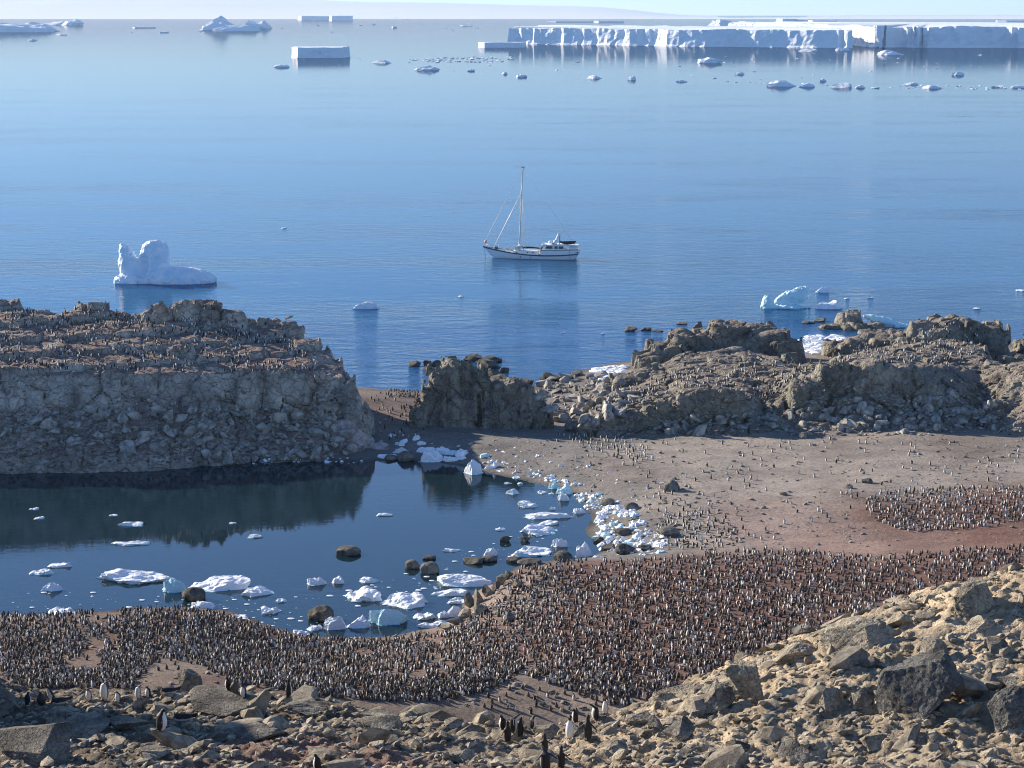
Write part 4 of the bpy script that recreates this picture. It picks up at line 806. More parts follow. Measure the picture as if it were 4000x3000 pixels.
# brash packed into the sea inlets behind the outcrop
for nm, poly, lab in [('inlet', [(2303, 1485), (2330, 1440), (2440, 1432), (2444, 1470), (2400, 1500)], 'white brash ice washed into the inlet left of the outcrop'), ('cove', [(3110, 1345), (3160, 1315), (3290, 1310), (3330, 1325), (3240, 1370), (3190, 1395), (3120, 1380)], 'white brash ice packed into the cove between the two crags')]:
    VV, FF = [], []; j = 0
    for px, py in sprinkle(poly, 330, 0, 59):
        p = at_z(px, py, 0.1); g = drop(p[0], p[1])[0]; p[2] = max(0, min(2.5, g[2])) if g is not None else 0
        s = .25 + .7 * rr_.random() ** 2; v, f_ = rock_shape(1, int(rr_.integers(40)) + 600, 7, .2, 0)
        VV.append(v * (s * 1.2, s, s * .6) + p); FF.append(f_ + len(v) * j); j += 1
    stuff(link('brash_ice', mesh('brash_ice', np.concatenate(VV), np.concatenate(FF), [M_ICE])), lab, 'ice bits')
# snow bank: a strip laid from the cliff foot down to the pool
top_ = [(1305, 1640), (1345, 1632), (1385, 1660), (1430, 1690), (1480, 1718), (1535, 1742)]; bot_ = [(1300, 1668), (1335, 1690), (1372, 1722), (1410, 1742), (1460, 1756), (1525, 1757)]
SVv = []; NI, NK = 26, 10
for i in range(NI):
    for k_ in range(NK):
        e_ = i / (NI - 1) * 5; f_ = k_ / (NK - 1); j_ = min(int(e_), 4); g_ = e_ - j_
        T_ = np.array(top_[j_]) * (1 - g_) + np.array(top_[j_ + 1]) * g_; B_ = np.array(bot_[j_]) * (1 - g_) + np.array(bot_[j_ + 1]) * g_
        q_ = T_ * (1 - f_) + B_ * f_; p = hit(*q_)[0]; SVv.append(p)
SVv = np.array(SVv).reshape(NI, NK, 3); sm = SVv.copy()
for _ in range(4): sm[1:-1, 1:-1] = (sm[:-2, 1:-1] + sm[2:, 1:-1] + sm[1:-1, :-2] + sm[1:-1, 2:] + 2 * sm[1:-1, 1:-1]) / 6
ed = np.minimum(np.minimum(np.arange(NI)[:, None], NI - 1 - np.arange(NI)[:, None]) / 3, np.minimum(np.arange(NK)[None], NK - 1 - np.arange(NK)[None]) / 2).clip(0, 1)
sm[..., 2] += .40 * ed - .22 + .75 * fbm(sm.reshape(-1, 3) * 0.9, 4, 4).reshape(NI, NK); sm[..., 1] -= .45 * ed
SVv = sm.reshape(-1, 3)
t = NT('dirty_snow'); n_ = t.noise(t.pos(), .9, 6, .7); M_DSNOW = t.bsdf(t.ramp(n_, [(.3, (.22, .165, .14)), (.5, (.40, .34, .315)), (.7, (.60, .56, .55))]), .8, t.bump(t.noise(t.pos(), 4, 5), .6, .15))
thing(link('snow_bank', mesh('snow_bank', SVv, grid_faces(NI, NK)[:, ::-1], [M_DSNOW], smooth=True)), 'pinkish dirty snow bank at the right foot of the left cliff', 'snow bank')
# puddle behind the beach
pz = 1.9
structure(link('puddle_water', mesh('puddle_water', [at_z(a_, b_, pz) for a_, b_ in [(2262, 1690), (2275, 1672), (2310, 1676), (2335, 1688), (2320, 1697), (2285, 1699)]], [list(range(6))[::-1]], [M_POOL])))

# ------------------------------------------------------------------ penguins
t = NT('penguin_plumage'); a_ = t.n('Attribute', attribute_name='plumage').outputs[0]
M_PEN = t.bsdf(t.mix(.35, a_, t.ramp(t.noise(t.pos(obj=True), 30, 3), [(.3, .6), (.7, 1.2)]), 'MULTIPLY'), .62, spec=.3)
BLK = (.026, .022, .020); WHT = (.70, .68, .63); PNK = (.42, .20, .15); BRN = (.10, .074, .058); BEAK = (.10, .045, .03)
def loft(secs, n=14, cap=True):
    V = []; 
    for (x, y, z, rx, ry) in secs:
        for k_ in range(n):
            a = 2 * math.pi * k_ / n; V.append((x + rx * math.sin(a), y + ry * math.cos(a), z))
    Fq = []
    for i in range(len(secs) - 1):
        for k_ in range(n): Fq.append((i * n + k_, i * n + (k_ + 1) % n, (i + 1) * n + (k_ + 1) % n, (i + 1) * n + k_))
    Fq.append(tuple(range(n))[::1]); Fq.append(tuple((len(secs) - 1) * n + k_ for k_ in range(n))[::-1])
    return np.array(V), [f_[::-1] for f_ in Fq]
BODY = [(0, -.02, .03, .07, .08), (0, -.01, .08, .13, .13), (0, .01, .2, .165, .165), (0, .02, .35, .17, .17), (0, .012, .5, .155, .15), (0, 0, .62, .125, .12), (0, 0, .72, .085, .088), (0, .005, .79, .070, .074), (0, .02, .86, .074, .088), (0, .03, .92, .066, .082), (0, .03, .97, .035, .045)]
def beam(a, b, w0, w1, t0, t1, nrm):
    """flattened blade from a to b"""
    a, b = np.array(a), np.array(b); ax = (b - a) / np.linalg.norm(b - a); nrm = np.array(nrm, float); nrm -= ax * nrm.dot(ax); nrm /= np.linalg.norm(nrm); s = np.cross(ax, nrm); V = []
    N_ = 8; st = [0, .35, .75, 1.0]; wd = [w0, (w0 + w1) * .55, w1, w1 * .35]
    for f_, w_ in zip(st, wd):
        for k_ in range(N_):
            an = 2 * math.pi * k_ / N_; V.append(a + (b - a) * f_ + s * w_ * math.cos(an) + nrm * (t0 + (t1 - t0) * f_) * math.sin(an))
    Fq = [tuple(range(N_)), tuple(3 * N_ + k_ for k_ in range(N_))[::-1]]
    for i in range(3):
        for k_ in range(N_): Fq.append((i * N_ + k_, (i + 1) * N_ + k_, (i + 1) * N_ + (k_ + 1) % N_, i * N_ + (k_ + 1) % N_))
    return np.array(V), Fq
def canon(flip):
    parts = [loft(BODY)]
    for s in (-1, 1):
        tip = {'down': (s * .19, -.03, .27), 'out': (s * .40, -.10, .40), 'half': (s * .30, -.08, .31)}[flip]
        parts.append(beam((s * .10, 0, .63), tip, .05, .04, .028, .018, (s, -.35, .55)))
        parts.append(beam((s * .07, -.02, .035), (s * .085, .16, .02), .035, .045, .03, .02, (0, 0, 1)))
    parts.append(beam((0, -.08, .09), (0, -.26, .025), .05, .03, .03, .015, (0, .4, 1)))
    parts.append(beam((0, .07, .89), (0, .19, .875), .026, .014, .026, .012, (0, 0, 1)))
    V = []; Fq = []; o_ = 0
    for v, f_ in parts: V.append(v); Fq += [tuple(i + o_ for i in q) for q in f_]; o_ += len(v)
    o = link('tmp_form', mesh('tmp_form', np.concatenate(V), Fq)); md = o.modifiers.new('r', 'REMESH'); md.mode = 'VOXEL'; md.voxel_size = .0165
    bpy.context.view_layer.update(); ev = o.evaluated_get(bpy.context.evaluated_depsgraph_get()); me = ev.to_mesh()
    V = np.zeros(len(me.vertices) * 3, np.float32); me.vertices.foreach_get('co', V); V = V.reshape(-1, 3).copy(); Fq = [tuple(p.vertices) for p in me.polygons]
    ev.to_mesh_clear(); bpy.data.objects.remove(o)
    for _ in range(2):                       # soften
        acc = V.copy(); cn = np.ones(len(V)); 
        q = np.array([f_ for f_ in Fq if len(f_) == 4])
        for i in range(4): np.add.at(acc, q[:, i], V[q[:, (i + 1) % 4]]); np.add.at(cn, q[:, i], 1)
        V = acc / cn[:, None]
    return V, Fq
def paint(V, chick=False):
    x, y, z = V.T; r_ = np.interp(z, [s[2] for s in BODY], [s[3] for s in BODY]); C = np.tile(np.array(BLK), (len(V), 1))
    inbody = np.abs(x) < r_ * 1.08
    belly = inbody & (y > .035 - .05 * sstep(.2, .05, z)) & (z < .755 + .1 * np.abs(x)) & (z > .045)
    C[belly] = WHT
    C[(z < .06) & (y > .02) & ~((np.abs(x) < .05) & (z > .04))] = PNK
    fl = (~inbody) & (z > .2) & (z < .64)
    C[fl & (y > .0)] = np.array(WHT) * .8
    C[(z > .84) & (y > .125)] = BEAK
    eye = (np.abs(z - .905) < .016) & (np.abs(x) > .052) & (y > .045) & (y < .08); C[eye] = WHT
    if chick: C[:] = BRN; C[(z < .05)] = (.08, .05, .04)
    return C
CAN = {k_: canon(k_) for k_ in ('down', 'out', 'half')}
def pose(flip, kind, turn=0.0, chick=False):
    V, Fq = CAN[flip]; C = paint(V, chick); V = V.copy(); x, y, z = V.T
    if turn:
        m = sstep(.70, .82, z) * turn; c_, s_ = np.cos(m), np.sin(m); x, y = x * c_ - (y - .01) * s_, x * s_ + (y - .01) * c_ + .01
    if kind == 'hunch':
        k2 = np.maximum(z - .55, 0); z = z - k2 * .42; y = y + k2 * .22; x = x * (1 + .18 * sstep(.1, .4, z)); y = y * 1.12
    if kind == 'lean': y = y + .45 * np.maximum(z - .1, 0) ** 1.3
    if kind == 'bow': k2 = np.maximum(z - .6, 0); y = y + k2 * .75; z = z - k2 * .55
    if kind == 'preen': k2 = np.maximum(z - .66, 0); x = x - k2 * .62; z = z - k2 * .45
    if kind == 'prone':
        k2 = np.maximum(z - .66, 0); y, z = z - .45, .165 - y; z = z + k2 * .35 - .03; z = np.maximum(z, 0.0)
    if chick: x = x * (1 + .35 * sstep(.75, .3, z)); y = y * (1 + .3 * sstep(.75, .3, z))
    return mesh('penguin_form', np.stack((x, y, z), 1), Fq, [M_PEN], smooth=True, attr={'plumage': C})
NEARP = [ # column, foot row, height px, facing (degrees, 0 = away from the camera, 90 = to the left), flipper, pose, head turn, label
 (2226, 2884, 98, 165, 'out', 'stand', .9, 'white-fronted penguin facing the viewer with flippers spread and head turned left'),
 (2296, 2886, 100, -15, 'out', 'stand', 0, 'black-backed penguin beside the white-fronted one, walking away with flippers spread'),
 (2127, 2942, 82, 8, 'out', 'stand', .5, 'back view penguin with spread flippers in the middle of the walking group'),
 (2131, 3012, 96, 20, 'out', 'bow', 0, 'penguin cut by the bottom edge, flipper stretched to the left'),
 (2192, 3000, 94, -5, 'out', 'stand', 0, 'black-backed penguin lowest right in the walking group'),
 (1983, 2896, 86, 10, 'half', 'stand', 0, 'black-backed penguin lowest left in the walking group'),
 (2005, 2862, 80, -70, 'out', 'bow', 0, 'penguin bending forward with flippers raised behind the lowest left one'),
 (2034, 2876, 80, -40, 'half', 'stand', .3, 'penguin turned right beside the bending one'),
 (1964, 2850, 60, 60, 'half', 'hunch', 0, 'penguin half hidden behind the bending one, far left of the group'),
 (2081, 2846, 58, -80, 'half', 'hunch', 0, 'dark penguin peeking over the flat-topped block'),
 (2247, 2822, 56, 60, 'down', 'hunch', 0, 'dark penguin half hidden behind the wedge slab'),
 (2326, 2812, 68, 70, 'half', 'bow', 0, 'penguin bending behind the crest rocks right of the group'),
 (2364, 2786, 50, 150, 'down', 'stand', 0, 'small penguin behind the crest rocks, rightmost of the group'),
 (108, 2752, 52, -30, 'down', 'hunch', 0, 'hunched penguin at the far left of the ridge row'),
 (163, 2752, 70, 160, 'down', 'chick', 0, 'brown fluffy chick in the ridge row beside the hunched penguin'),
 (207, 2738, 78, 125, 'down', 'lean', 0, 'penguin with a white breast leaning left over the ridge row'),
 (240, 2746, 58, -62, 'down', 'prone', 0, 'penguin lying prone on the left ridge'),
 (348, 2735, 50, 150, 'down', 'hunch', 0, 'crouching penguin with white breast in the middle of the ridge row'),
 (408, 2733, 82, 160, 'down', 'preen', 0, 'tall white-fronted penguin preening in the ridge row'),
 (462, 2743, 42, 140, 'down', 'hunch', 0, 'low crouching penguin right of the preening one'),
 (540, 2728, 58, 165, 'down', 'preen', 0, 'white-breasted penguin with its head tucked, right in the ridge row'),
 (580, 2724, 42, 120, 'down', 'hunch', 0, 'crouching penguin rightmost in the ridge row'),
 (630, 2853, 92, -75, 'down', 'hunch', 0, 'penguin in profile facing right below the ridge row'),
 (722, 2812, 46, -80, 'down', 'prone', 0, 'penguin lying prone behind the one in profile'),
 (1128, 2722, 76, -50, 'down', 'stand', 0, 'upright dark-backed penguin on the crest facing right'),
 (918, 2704, 38, 20, 'down', 'chick', 0, 'brown chick by the grey ledge, left of the upright penguin'),
 (892, 2694, 40, 60, 'down', 'hunch', 0, 'adult penguin close beside the brown chick'),
 (952, 2722, 30, 130, 'down', 'hunch', 0, 'white penguin peeping over the grey ledge'),
 (665, 2706, 34, -70, 'down', 'prone', 0, 'penguin lying at the foot of the double-humped boulder'),
 (1240, 3008, 62, 60, 'down', 'hunch', 0, 'penguin head and back showing at the bottom edge left of centre')]
for (px, py, hp, face, fl, kd, tn, lab) in NEARP:
    p = None
    for dy_ in (0, 8, 16, 26):
        p, nn, on = hit_any(px, py + dy_) if py + dy_ < 3040 else (None, None, '')
        if p is not None and p[1] < 70: break
    if p is None or p[1] > 70:
        d = 53.0 if px > 1500 else 60.0; z = z_of(py, d); p = np.array((x_of(px, d, z), d, z))
    hm = hp * mpp(p); base = {'hunch': .80, 'prone': .36, 'bow': .80, 'preen': .84, 'lean': 1.0}.get(kd, .97)
    if kd == 'prone': hm = .23
    s = np.clip(hm / base, .45, .78)
    if kd == 'chick': me = pose(fl, 'hunch', tn, True)
    else: me = pose(fl, kd, tn)
    g = drop(p[0], p[1])[0]; zz = g[2] if g is not None and abs(g[2] - p[2]) < .25 else p[2]
    thing(link('penguin', me, None, (p[0], p[1], zz - .01), (0, 0, R(face)), s), lab, 'penguin', 'penguins on the near hillside')

# the colony: four simple forms
def low(n, kind):
    if kind == 'chick': secs = [(0, 0, .02, .10, .10), (0, 0, .15, .19, .19), (0, 0, .38, .17, .17), (0, .01, .56, .11, .11), (0, .03, .68, .085, .09), (0, .03, .76, .03, .03)]
    else: secs = [(0, -.02, .0, .09, .09), (0, 0, .12, .15, .15), (0, .01, .34, .165, .165), (0, .01, .55, .14, .135), (0, 0, .70, .088, .09), (0, .02, .84, .075, .09), (0, .03, .96, .03, .035)]
    V, Fq = loft(secs, n); V = V.tolist(); z0 = len(V)
    C = []
    for v in V:
        white = v[1] > .02 and v[2] < .78 and v[2] > .02 and kind != 'chick'
        C.append(WHT if white else (BRN if kind == 'chick' else BLK))
    if kind != 'chick':
        for s in (-1, 1):
            i = len(V); V += [(s * .13, .04, .64), (s * .13, -.05, .64), (s * .21, -.06, .30), (s * .19, .0, .30), (s * .17, -.01, .62)]; C += [BLK] * 5; Fq += [(i, i + 3, i + 2, i + 4), (i + 4, i + 2, i + 1), (i, i + 4, i + 1), (i, i + 1, i + 2, i + 3)]
        i = len(V); V += [(-.025, .09, .86), (.025, .09, .86), (0, .09, .90), (0, .19, .865)]; C += [BEAK] * 4; Fq += [(i, i + 1, i + 3), (i + 1, i + 2, i + 3), (i + 2, i, i + 3)]
        i = len(V); V += [(-.06, -.10, .05), (.06, -.10, .05), (0, -.10, .14), (0, -.24, .0)]; C += [BLK] * 4; Fq += [(i + 1, i, i + 3), (i + 2, i + 1, i + 3), (i, i + 2, i + 3)]
    V = np.array(V); x, y, z = V.T
    if kind == 'hunch': k2 = np.maximum(z - .5, 0); z = z - k2 * .45; y = y + k2 * .3; x = x * 1.12
    if kind == 'bow': k2 = np.maximum(z - .45, 0); y = y + k2 * .9; z = z - k2 * .6
    if kind == 'prone': y, z = z - .45, np.maximum(.15 - y, 0)
    if kind != 'prone': x = x * 1.22; y = y * 1.22
    return np.stack((x, y, z), 1), Fq, np.array(C)
KINDS = ['stand', 'hunch', 'chick', 'prone', 'bow']
LOW8 = {k_: low(9, k_) for k_ in KINDS}; LOW6 = {k_: low(6, k_) for k_ in KINDS}
LOWM = {k_: mesh('penguin_' + k_, LOW8[k_][0], LOW8[k_][1], [M_PEN], smooth=True, attr={'plumage': LOW8[k_][2]}) for k_ in KINDS}
def colony(poly, n, mind, seed, mixp, only=None, clump=0.0):
    out = []; r = np.random.default_rng(seed)
    S_ = sprinkle(poly, n, mind, seed); keep = None
    if clump < 0: keep = iter(fbm(np.column_stack((S_[:, 0] / 90, S_[:, 1] / 50, np.full(len(S_), seed))), 3, seed % 50) > clump)
    elif clump: keep = iter(fbm(np.column_stack((S_[:, 0] / 60, S_[:, 1] / 35, np.full(len(S_), seed))), 3, seed % 50) > clump * (r.random(len(S_)) - .75))
    for px, py in S_:
        if keep is not None and not next(keep): continue
        p, nn, on = hit(px, py)
        if p is None or on in ('pool', 'sea') or on.startswith(('ice', 'boulder', 'bank_rock', 'brash', 'snow')) or (only and not on.startswith(only)) or nn[2] < .25 or p[1] < 120: continue
        kd = KINDS[r.choice(5, p=mixp)]; out.append((p, kd, (r.normal(112, 38) % 360 if r.random() < .5 else r.uniform(0, 360)), r.uniform(.54, .70), px, py))
    return out
MX = [.26, .14, .38, .13, .09]; MXB = [.62, .08, .0, .22, .08]
main = colony([(2030, 2225), (2110, 2205), (2250, 2190), (2440, 2193), (2600, 2176), (2800, 2160), (3000, 2145), (3200, 2160), (3400, 2175), (3600, 2160), (3800, 2145), (4000, 2130), (4000, 2230), (3750, 2300), (3620, 2350), (3350, 2410), (3120, 2500), (2880, 2620), (2600, 2710), (2450, 2770), (2330, 2740), (2200, 2690), (2050, 2640), (2080, 2600), (1920, 2380)], 4100, 7.5, 61, MX, 'ground')
left_ = colony([(0, 2390), (250, 2380), (450, 2375), (700, 2375), (850, 2390), (970, 2430), (1100, 2470), (1300, 2500), (1550, 2500), (1750, 2470), (1900, 2380), (2060, 2600), (2000, 2650), (1900, 2700), (1750, 2740), (1500, 2740), (1250, 2720), (900, 2670), (780, 2600), (640, 2570), (560, 2620), (520, 2690), (250, 2690), (0, 2700)], 4600, 7, 62, MX, 'ground', -.42)
sparse = colony([(450, 2560), (850, 2540), (800, 2600), (560, 2640), (400, 2640)], 26, 30, 63, MX, 'ground') + colony([(1950, 2660), (2300, 2700), (2420, 2780), (2250, 2790), (1900, 2790), (1850, 2730)], 34, 26, 64, MX, 'ground')
rightc = colony([(3370, 1960), (3450, 1920), (3700, 1905), (4000, 1905), (4000, 2030), (3850, 2060), (3550, 2080), (3400, 2030)], 480, 11, 65, [.5, .14, .22, .1, .04], 'ground')
beach = colony([(2100, 1720), (2350, 1700), (2700, 1720), (3200, 1715), (4000, 1740), (4000, 1890), (3500, 1900), (3350, 1960), (3350, 2060), (2950, 2120), (2650, 2150), (2560, 2060), (2450, 1930), (2150, 1800)], 330, 17, 66, MXB, 'ground', .5)
flock = colony([(2180, 1700), (2330, 1690), (2500, 1740), (2560, 1790), (2480, 1810), (2300, 1760)], 95, 11, 67, [.9, .05, 0, .05, 0], 'ground') + colony([(2550, 2030), (2750, 2000), (2950, 2100), (2800, 2150), (2600, 2150)], 130, 14, 68, MXB, 'ground') + colony([(2480, 1960), (2560, 1900), (2760, 1900), (2800, 2020), (2620, 2040)], 40, 20, 70, MXB, 'ground')
head = colony([(0, 1215), (220, 1212), (330, 1195), (450, 1210), (580, 1215), (780, 1180), (950, 1250), (1130, 1280), (1240, 1370), (1150, 1420), (1330, 1445), (1000, 1455), (500, 1450), (0, 1445)], 1500, 5, 71, [.75, .12, .05, .05, .03], 'headland', .55)
rocks = colony([(2330, 1640), (2420, 1520), (2650, 1450), (2900, 1420), (3100, 1400), (3250, 1360), (3500, 1340), (3700, 1260), (3850, 1300), (3900, 1400), (3700, 1440), (3560, 1420), (3200, 1420), (3080, 1500), (2950, 1600), (2850, 1520), (2650, 1520)], 850, 7, 72, [.72, .12, .08, .05, .03], 'outcrop', .3)
gap = colony([(2080, 1530), (2180, 1470), (2450, 1480), (2450, 1600), (2150, 1620)], 90, 11, 73, [.8, .1, .05, .05, 0]) + colony([(1440, 1560), (1500, 1530), (1650, 1545), (1660, 1700), (1500, 1720)], 60, 11, 74, [.55, .1, .3, .05, 0], 'ground')
chk = colony([(1500, 1535), (1540, 1515), (1640, 1530), (1640, 1555), (1520, 1555)], 60, 6, 75, [.1, .0, .9, 0, 0], 'ground')
allc = [(q, 'm') for q in main] + [(q, 'l') for q in left_] + [(q, 's') for q in sparse]
allc.sort(key=lambda q: q[0][0][1])
ind, rest = allc[:268], [q for q, _ in allc[268:]] + rightc + beach + flock + head + rocks + gap + chk
for (p, kd, fc, s, px, py), g in ind:
    vw = 'showing its dark back' if fc < 60 or fc > 300 else 'showing its white front' if 120 < fc < 240 else 'facing left' if fc <= 120 else 'facing right'
    kn = {'stand': 'upright penguin', 'hunch': 'hunched penguin', 'bow': 'bowing penguin', 'prone': 'penguin lying flat'}.get(kd)
    wh = {'m': 'on the red slope', 'l': 'below the pool', 's': 'on bare colony ground'}[g] + (', far left' if px < 700 else ', left of centre' if px < 1400 else ', centre' if px < 2200 else ', right of centre' if px < 2900 else ', right')
    lab = ('brown chick ' if kd == 'chick' else kn + ' ' + vw + ' ') + wh; gr = ('chicks ' if kd == 'chick' else 'penguins ') + wh.split(',')[0]
    thing(link('penguin', LOWM[kd], None, p - np.array((0, 0, .02)), (0, 0, R(fc)), s), lab, 'penguin', gr)
VV, FF, CC, o_ = [], [], [], 0; rl_ = np.random.default_rng(3)
for (p, kd, fc, s, px, py) in rest:
    v, f_, c_ = LOW6[kd]; a_ = R(fc); m = np.array(((math.cos(a_), -math.sin(a_), 0), (math.sin(a_), math.cos(a_), 0), (0, 0, 1)))
    ln = rl_.normal(0, .14); v = v * (1, 1, rl_.uniform(.85, 1.12)); v = np.column_stack((v[:, 0], v[:, 1] + ln * v[:, 2], v[:, 2]))
    VV.append((v * s) @ m.T + p - (0, 0, .02)); FF += [tuple(i + o_ for i in q) for q in f_]; CC.append(c_); o_ += len(v)
stuff(link('penguin_colony', mesh('penguin_colony', np.concatenate(VV), FF, [M_PEN], smooth=True, attr={'plumage': np.concatenate(CC)})), 'thousands of penguins and chicks on the colony ground, beach and rocks', 'penguin colony')
print('PENGUINS', len(ind), len(rest), [len(q) for q in (main, left_, sparse, rightc, beach, flock, head, rocks, gap, chk)])

# ------------------------------------------------------------------ bergs
def berg_wall(name, outline, height, step, seed, fold=.12, zvar=.06, lean=.05, label='', grp=None, topz=None, cat='iceberg'):
    """tabular berg: fractured wall round an outline, snow top"""
    pts = np.array(outline, float); P = []
    for i in range(len(pts)):
        a, b = pts[i], pts[(i + 1) % len(pts)]; n = max(2, int(np.linalg.norm(b - a) / step)); P += [a + (b - a) * k_ / n for k_ in range(n)]
    P = np.array(P); c = P.mean(0); n = len(P); tg = np.roll(P, -1, 0) - np.roll(P, 1, 0); nr = np.stack((tg[:, 1], -tg[:, 0]), 1); nr /= np.linalg.norm(nr, axis=1)[:, None] + 1e-9
    if ((P - c) * nr).sum(1).mean() < 0: nr = -nr
    s_ = np.concatenate(([0], np.cumsum(np.linalg.norm(np.diff(P, axis=0), axis=1)))); L = height
    rows = []; lev = [-.15, 0, .12, .3, .5, .7, .88, 1.0]
    big = -fbm(np.stack((s_ / (3.2 * L), s_ * 0, s_ * 0 + seed), 1), 4, seed % 40) * .7
    for f_ in lev:
        q = np.stack((s_ / (.55 * L), np.full(n, f_ * 1.3), np.full(n, seed * 1.7)), 1)
        d = -big * L * fold * 4 + L * fold * 1.6 * np.abs(fbm(q, 4, seed % 40 + 7)) - lean * L * f_ + (.05 * L if f_ < .05 else 0)
        hz = f_ * L * (1 + (zvar * fbm(np.stack((s_ / (1.5 * L), s_ * 0, s_ * 0 + 3), 1), 4, seed % 40 + 3) if f_ > .6 else 0))
        rows.append(np.column_stack((P + nr * d[:, None], np.broadcast_to(hz, (n,)))))
    inner = c + (rows[-1][:, :2] - c) * .93; rows.append(np.column_stack((inner, rows[-1][:, 2] * 1.01)))
    inner = c + (rows[-2][:, :2] - c) * .5; rows.append(np.column_stack((inner, np.full(n, height * (topz or 1.03)))))
    V = np.concatenate(rows + [np.array([[c[0], c[1], height * (topz or 1.03) * 1.01]])]); Fq = []
    for i in range(len(rows) - 1):
        for k_ in range(n): Fq.append((i * n + k_, i * n + (k_ + 1) % n, (i + 1) * n + (k_ + 1) % n, (i + 1) * n + k_))
    for k_ in range(n): Fq.append(((len(rows) - 1) * n + k_, (len(rows) - 1) * n + (k_ + 1) % n, len(V) - 1))
    area = ((P[:, 0] * np.roll(P[:, 1], -1)) - (P[:, 1] * np.roll(P[:, 0], -1))).sum()
    if area < 0: Fq = [q[::-1] for q in Fq]
    o = link(name, mesh(name, V - np.array((c[0], c[1], 0)), Fq, [M_BERG]), loc=(c[0], c[1], 0)); return thing(o, label, cat, grp)
def G(px, py): return at_z(px, py, 0)[:2]
def tab(x0, x1, pb, hp, depth, seed, label, slant=0.0, name='tabular_iceberg', **kw):
    a, b = G(x0, pb), G(x1, pb); m = mpp((0, a[1], 0)); a[1] += slant * (b[0] - a[0])
    return berg_wall(name, [a + (0, depth * .5), a + ((b[0] - a[0]) * .16, 0), b, b + (depth * .12, depth), a + (depth * .05, depth)], hp * m, hp * m * .22, seed, label=label, **kw)
# the great tabular berg at right in two lengths, the left one set back
def saw(q, cnt, deep):
    """front of a berg: facets that turn to the left, then run back"""
    r = np.random.default_rng(len(q)); out = []
    for (a_, b_), n in zip(zip(q[:-1], q[1:]), cnt):
        A, B = G(*a_), G(*b_); out.append(A)
        f_ = np.sort(r.random(n)) if n else []
        for g in f_:
            p = A + (B - A) * g; h = deep * r.uniform(.4, 1.3); out += [p + (-h * .12, h * .9), p + (h * .30, 0)]
    return out + [G(*q[-1])]
o = berg_wall('tabular_iceberg', saw([(1985, 172), (2560, 179), (2600, 181), (3322, 188)], [8, 0, 2], 11) + [G(3322, 188) + (60, 900), G(1985, 172) + (90, 900)], 31.5, 7, 11, .16, .10, label='longest tabular iceberg with a mostly shaded wall, right half of the horizon', topz=1.02)
o = berg_wall('tabular_iceberg', saw([(3326, 176), (3420, 186), (3800, 187), (4150, 189), (4700, 190)], [1, 6, 4, 4], 18) + [G(4700, 190) + (0, 1300), G(3326, 178) + (-100, 1300)], 37.5, 7, 17, .20, .12, label='tall tabular iceberg with sunlit fractured wall at the right edge', topz=1.10)
tab(1135, 1334, 226, 41, 60, 21, 'flat-topped block iceberg alone left of centre', -.25)
tab(283, 438, 71, 15, 260, 22, 'long low tabular iceberg on the far left horizon, left length', fold=.06)
tab(441, 538, 71, 13, 260, 23, 'low tabular iceberg on the far left horizon, right length', fold=.06)
tab(1160, 1282, 79, 16, 200, 24, 'far tabular iceberg with a lit left face near the coast', -.2)
tab(1285, 1361, 80, 18, 160, 25, 'far block berg touching the tabular one near the coast', -.2)
tab(1867, 2040, 186, 20, 50, 26, 'low shelf of ice at the left foot of the longest tabular iceberg', -.1)
tab(3040, 3108, 98, 24, 160, 27, 'far white block berg above the longest tabular iceberg', -.5)
tab(3110, 3153, 98, 20, 160, 28, 'far shaded block beside the white block berg', 0)
tab(3155, 3270, 92, 12, 200, 29, 'far low grey berg right of the white block berg', fold=.05)
tab(2893, 3012, 99, 14, 160, 30, 'far low shaded berg right of the ridged one', fold=.05)
tab(2320, 2434, 88, 6, 100, 31, 'thin far berg strip left of the ridged berg', fold=.05)
tab(1045, 1117, 74, 4, 120, 32, 'thin far berg strip right of the domed berg group', fold=.05)
tab(2140, 2330, 87, 4, 100, 33, 'faint thin ice strip near the far coast, centre', fold=.05)
tab(513, 592, 110, 4, 60, 34, 'dark thin ice strip below the far left tabular berg', fold=.05)
tab(619, 646, 128, 4, 40, 35, 'short dark ice strip left of the domed berg group', fold=.05)
tab(3900, 4100, 86, 6, 100, 36, 'faint far berg behind the tall tabular iceberg', fold=.05)
def berg(px, pb, wp, hp, seed, kind, label, mat=None, grp=None, deep=.6, name='iceberg', cat='iceberg', sub=4):
    p = at_z(px, pb, 0); m = mpp(p); w_ = wp * m; me = floe_mesh(w_, w_ * deep, hp * m, seed, kind, sub, mat or M_BERG)
    return thing(link(name, me, loc=(p[0], p[1] + w_ * deep * .4, -.02 * hp * m)), label, cat, grp)
berg(30, 126, 300, 40, 2, 'flat', 'dark low dome iceberg at the left edge'); berg(150, 122, 160, 36, 3, 'lump', 'dome iceberg with a valley, right of the left edge dome')
berg(225, 98, 130, 17, 4, 'flat', 'far dome berg behind the two left domes'); berg(275, 99, 96, 26, 5, 'lump', 'far rounded berg right of the left domes')
berg(855, 118, 150, 58, 6, 'peak', 'humped peak of the domed berg group left of centre', deep=.4); berg(925, 122, 190, 24, 7, 'flat', 'flat front block of the domed berg group', deep=.4); berg(1005, 112, 100, 34, 8, 'lump', 'round dome at the right of the domed berg group')
berg(110, 65, 84, 14, 9, 'lump', 'faint hump on the far left horizon'); berg(2832, 101, 118, 28, 10, 'lump', 'ridged far berg with a white left face')
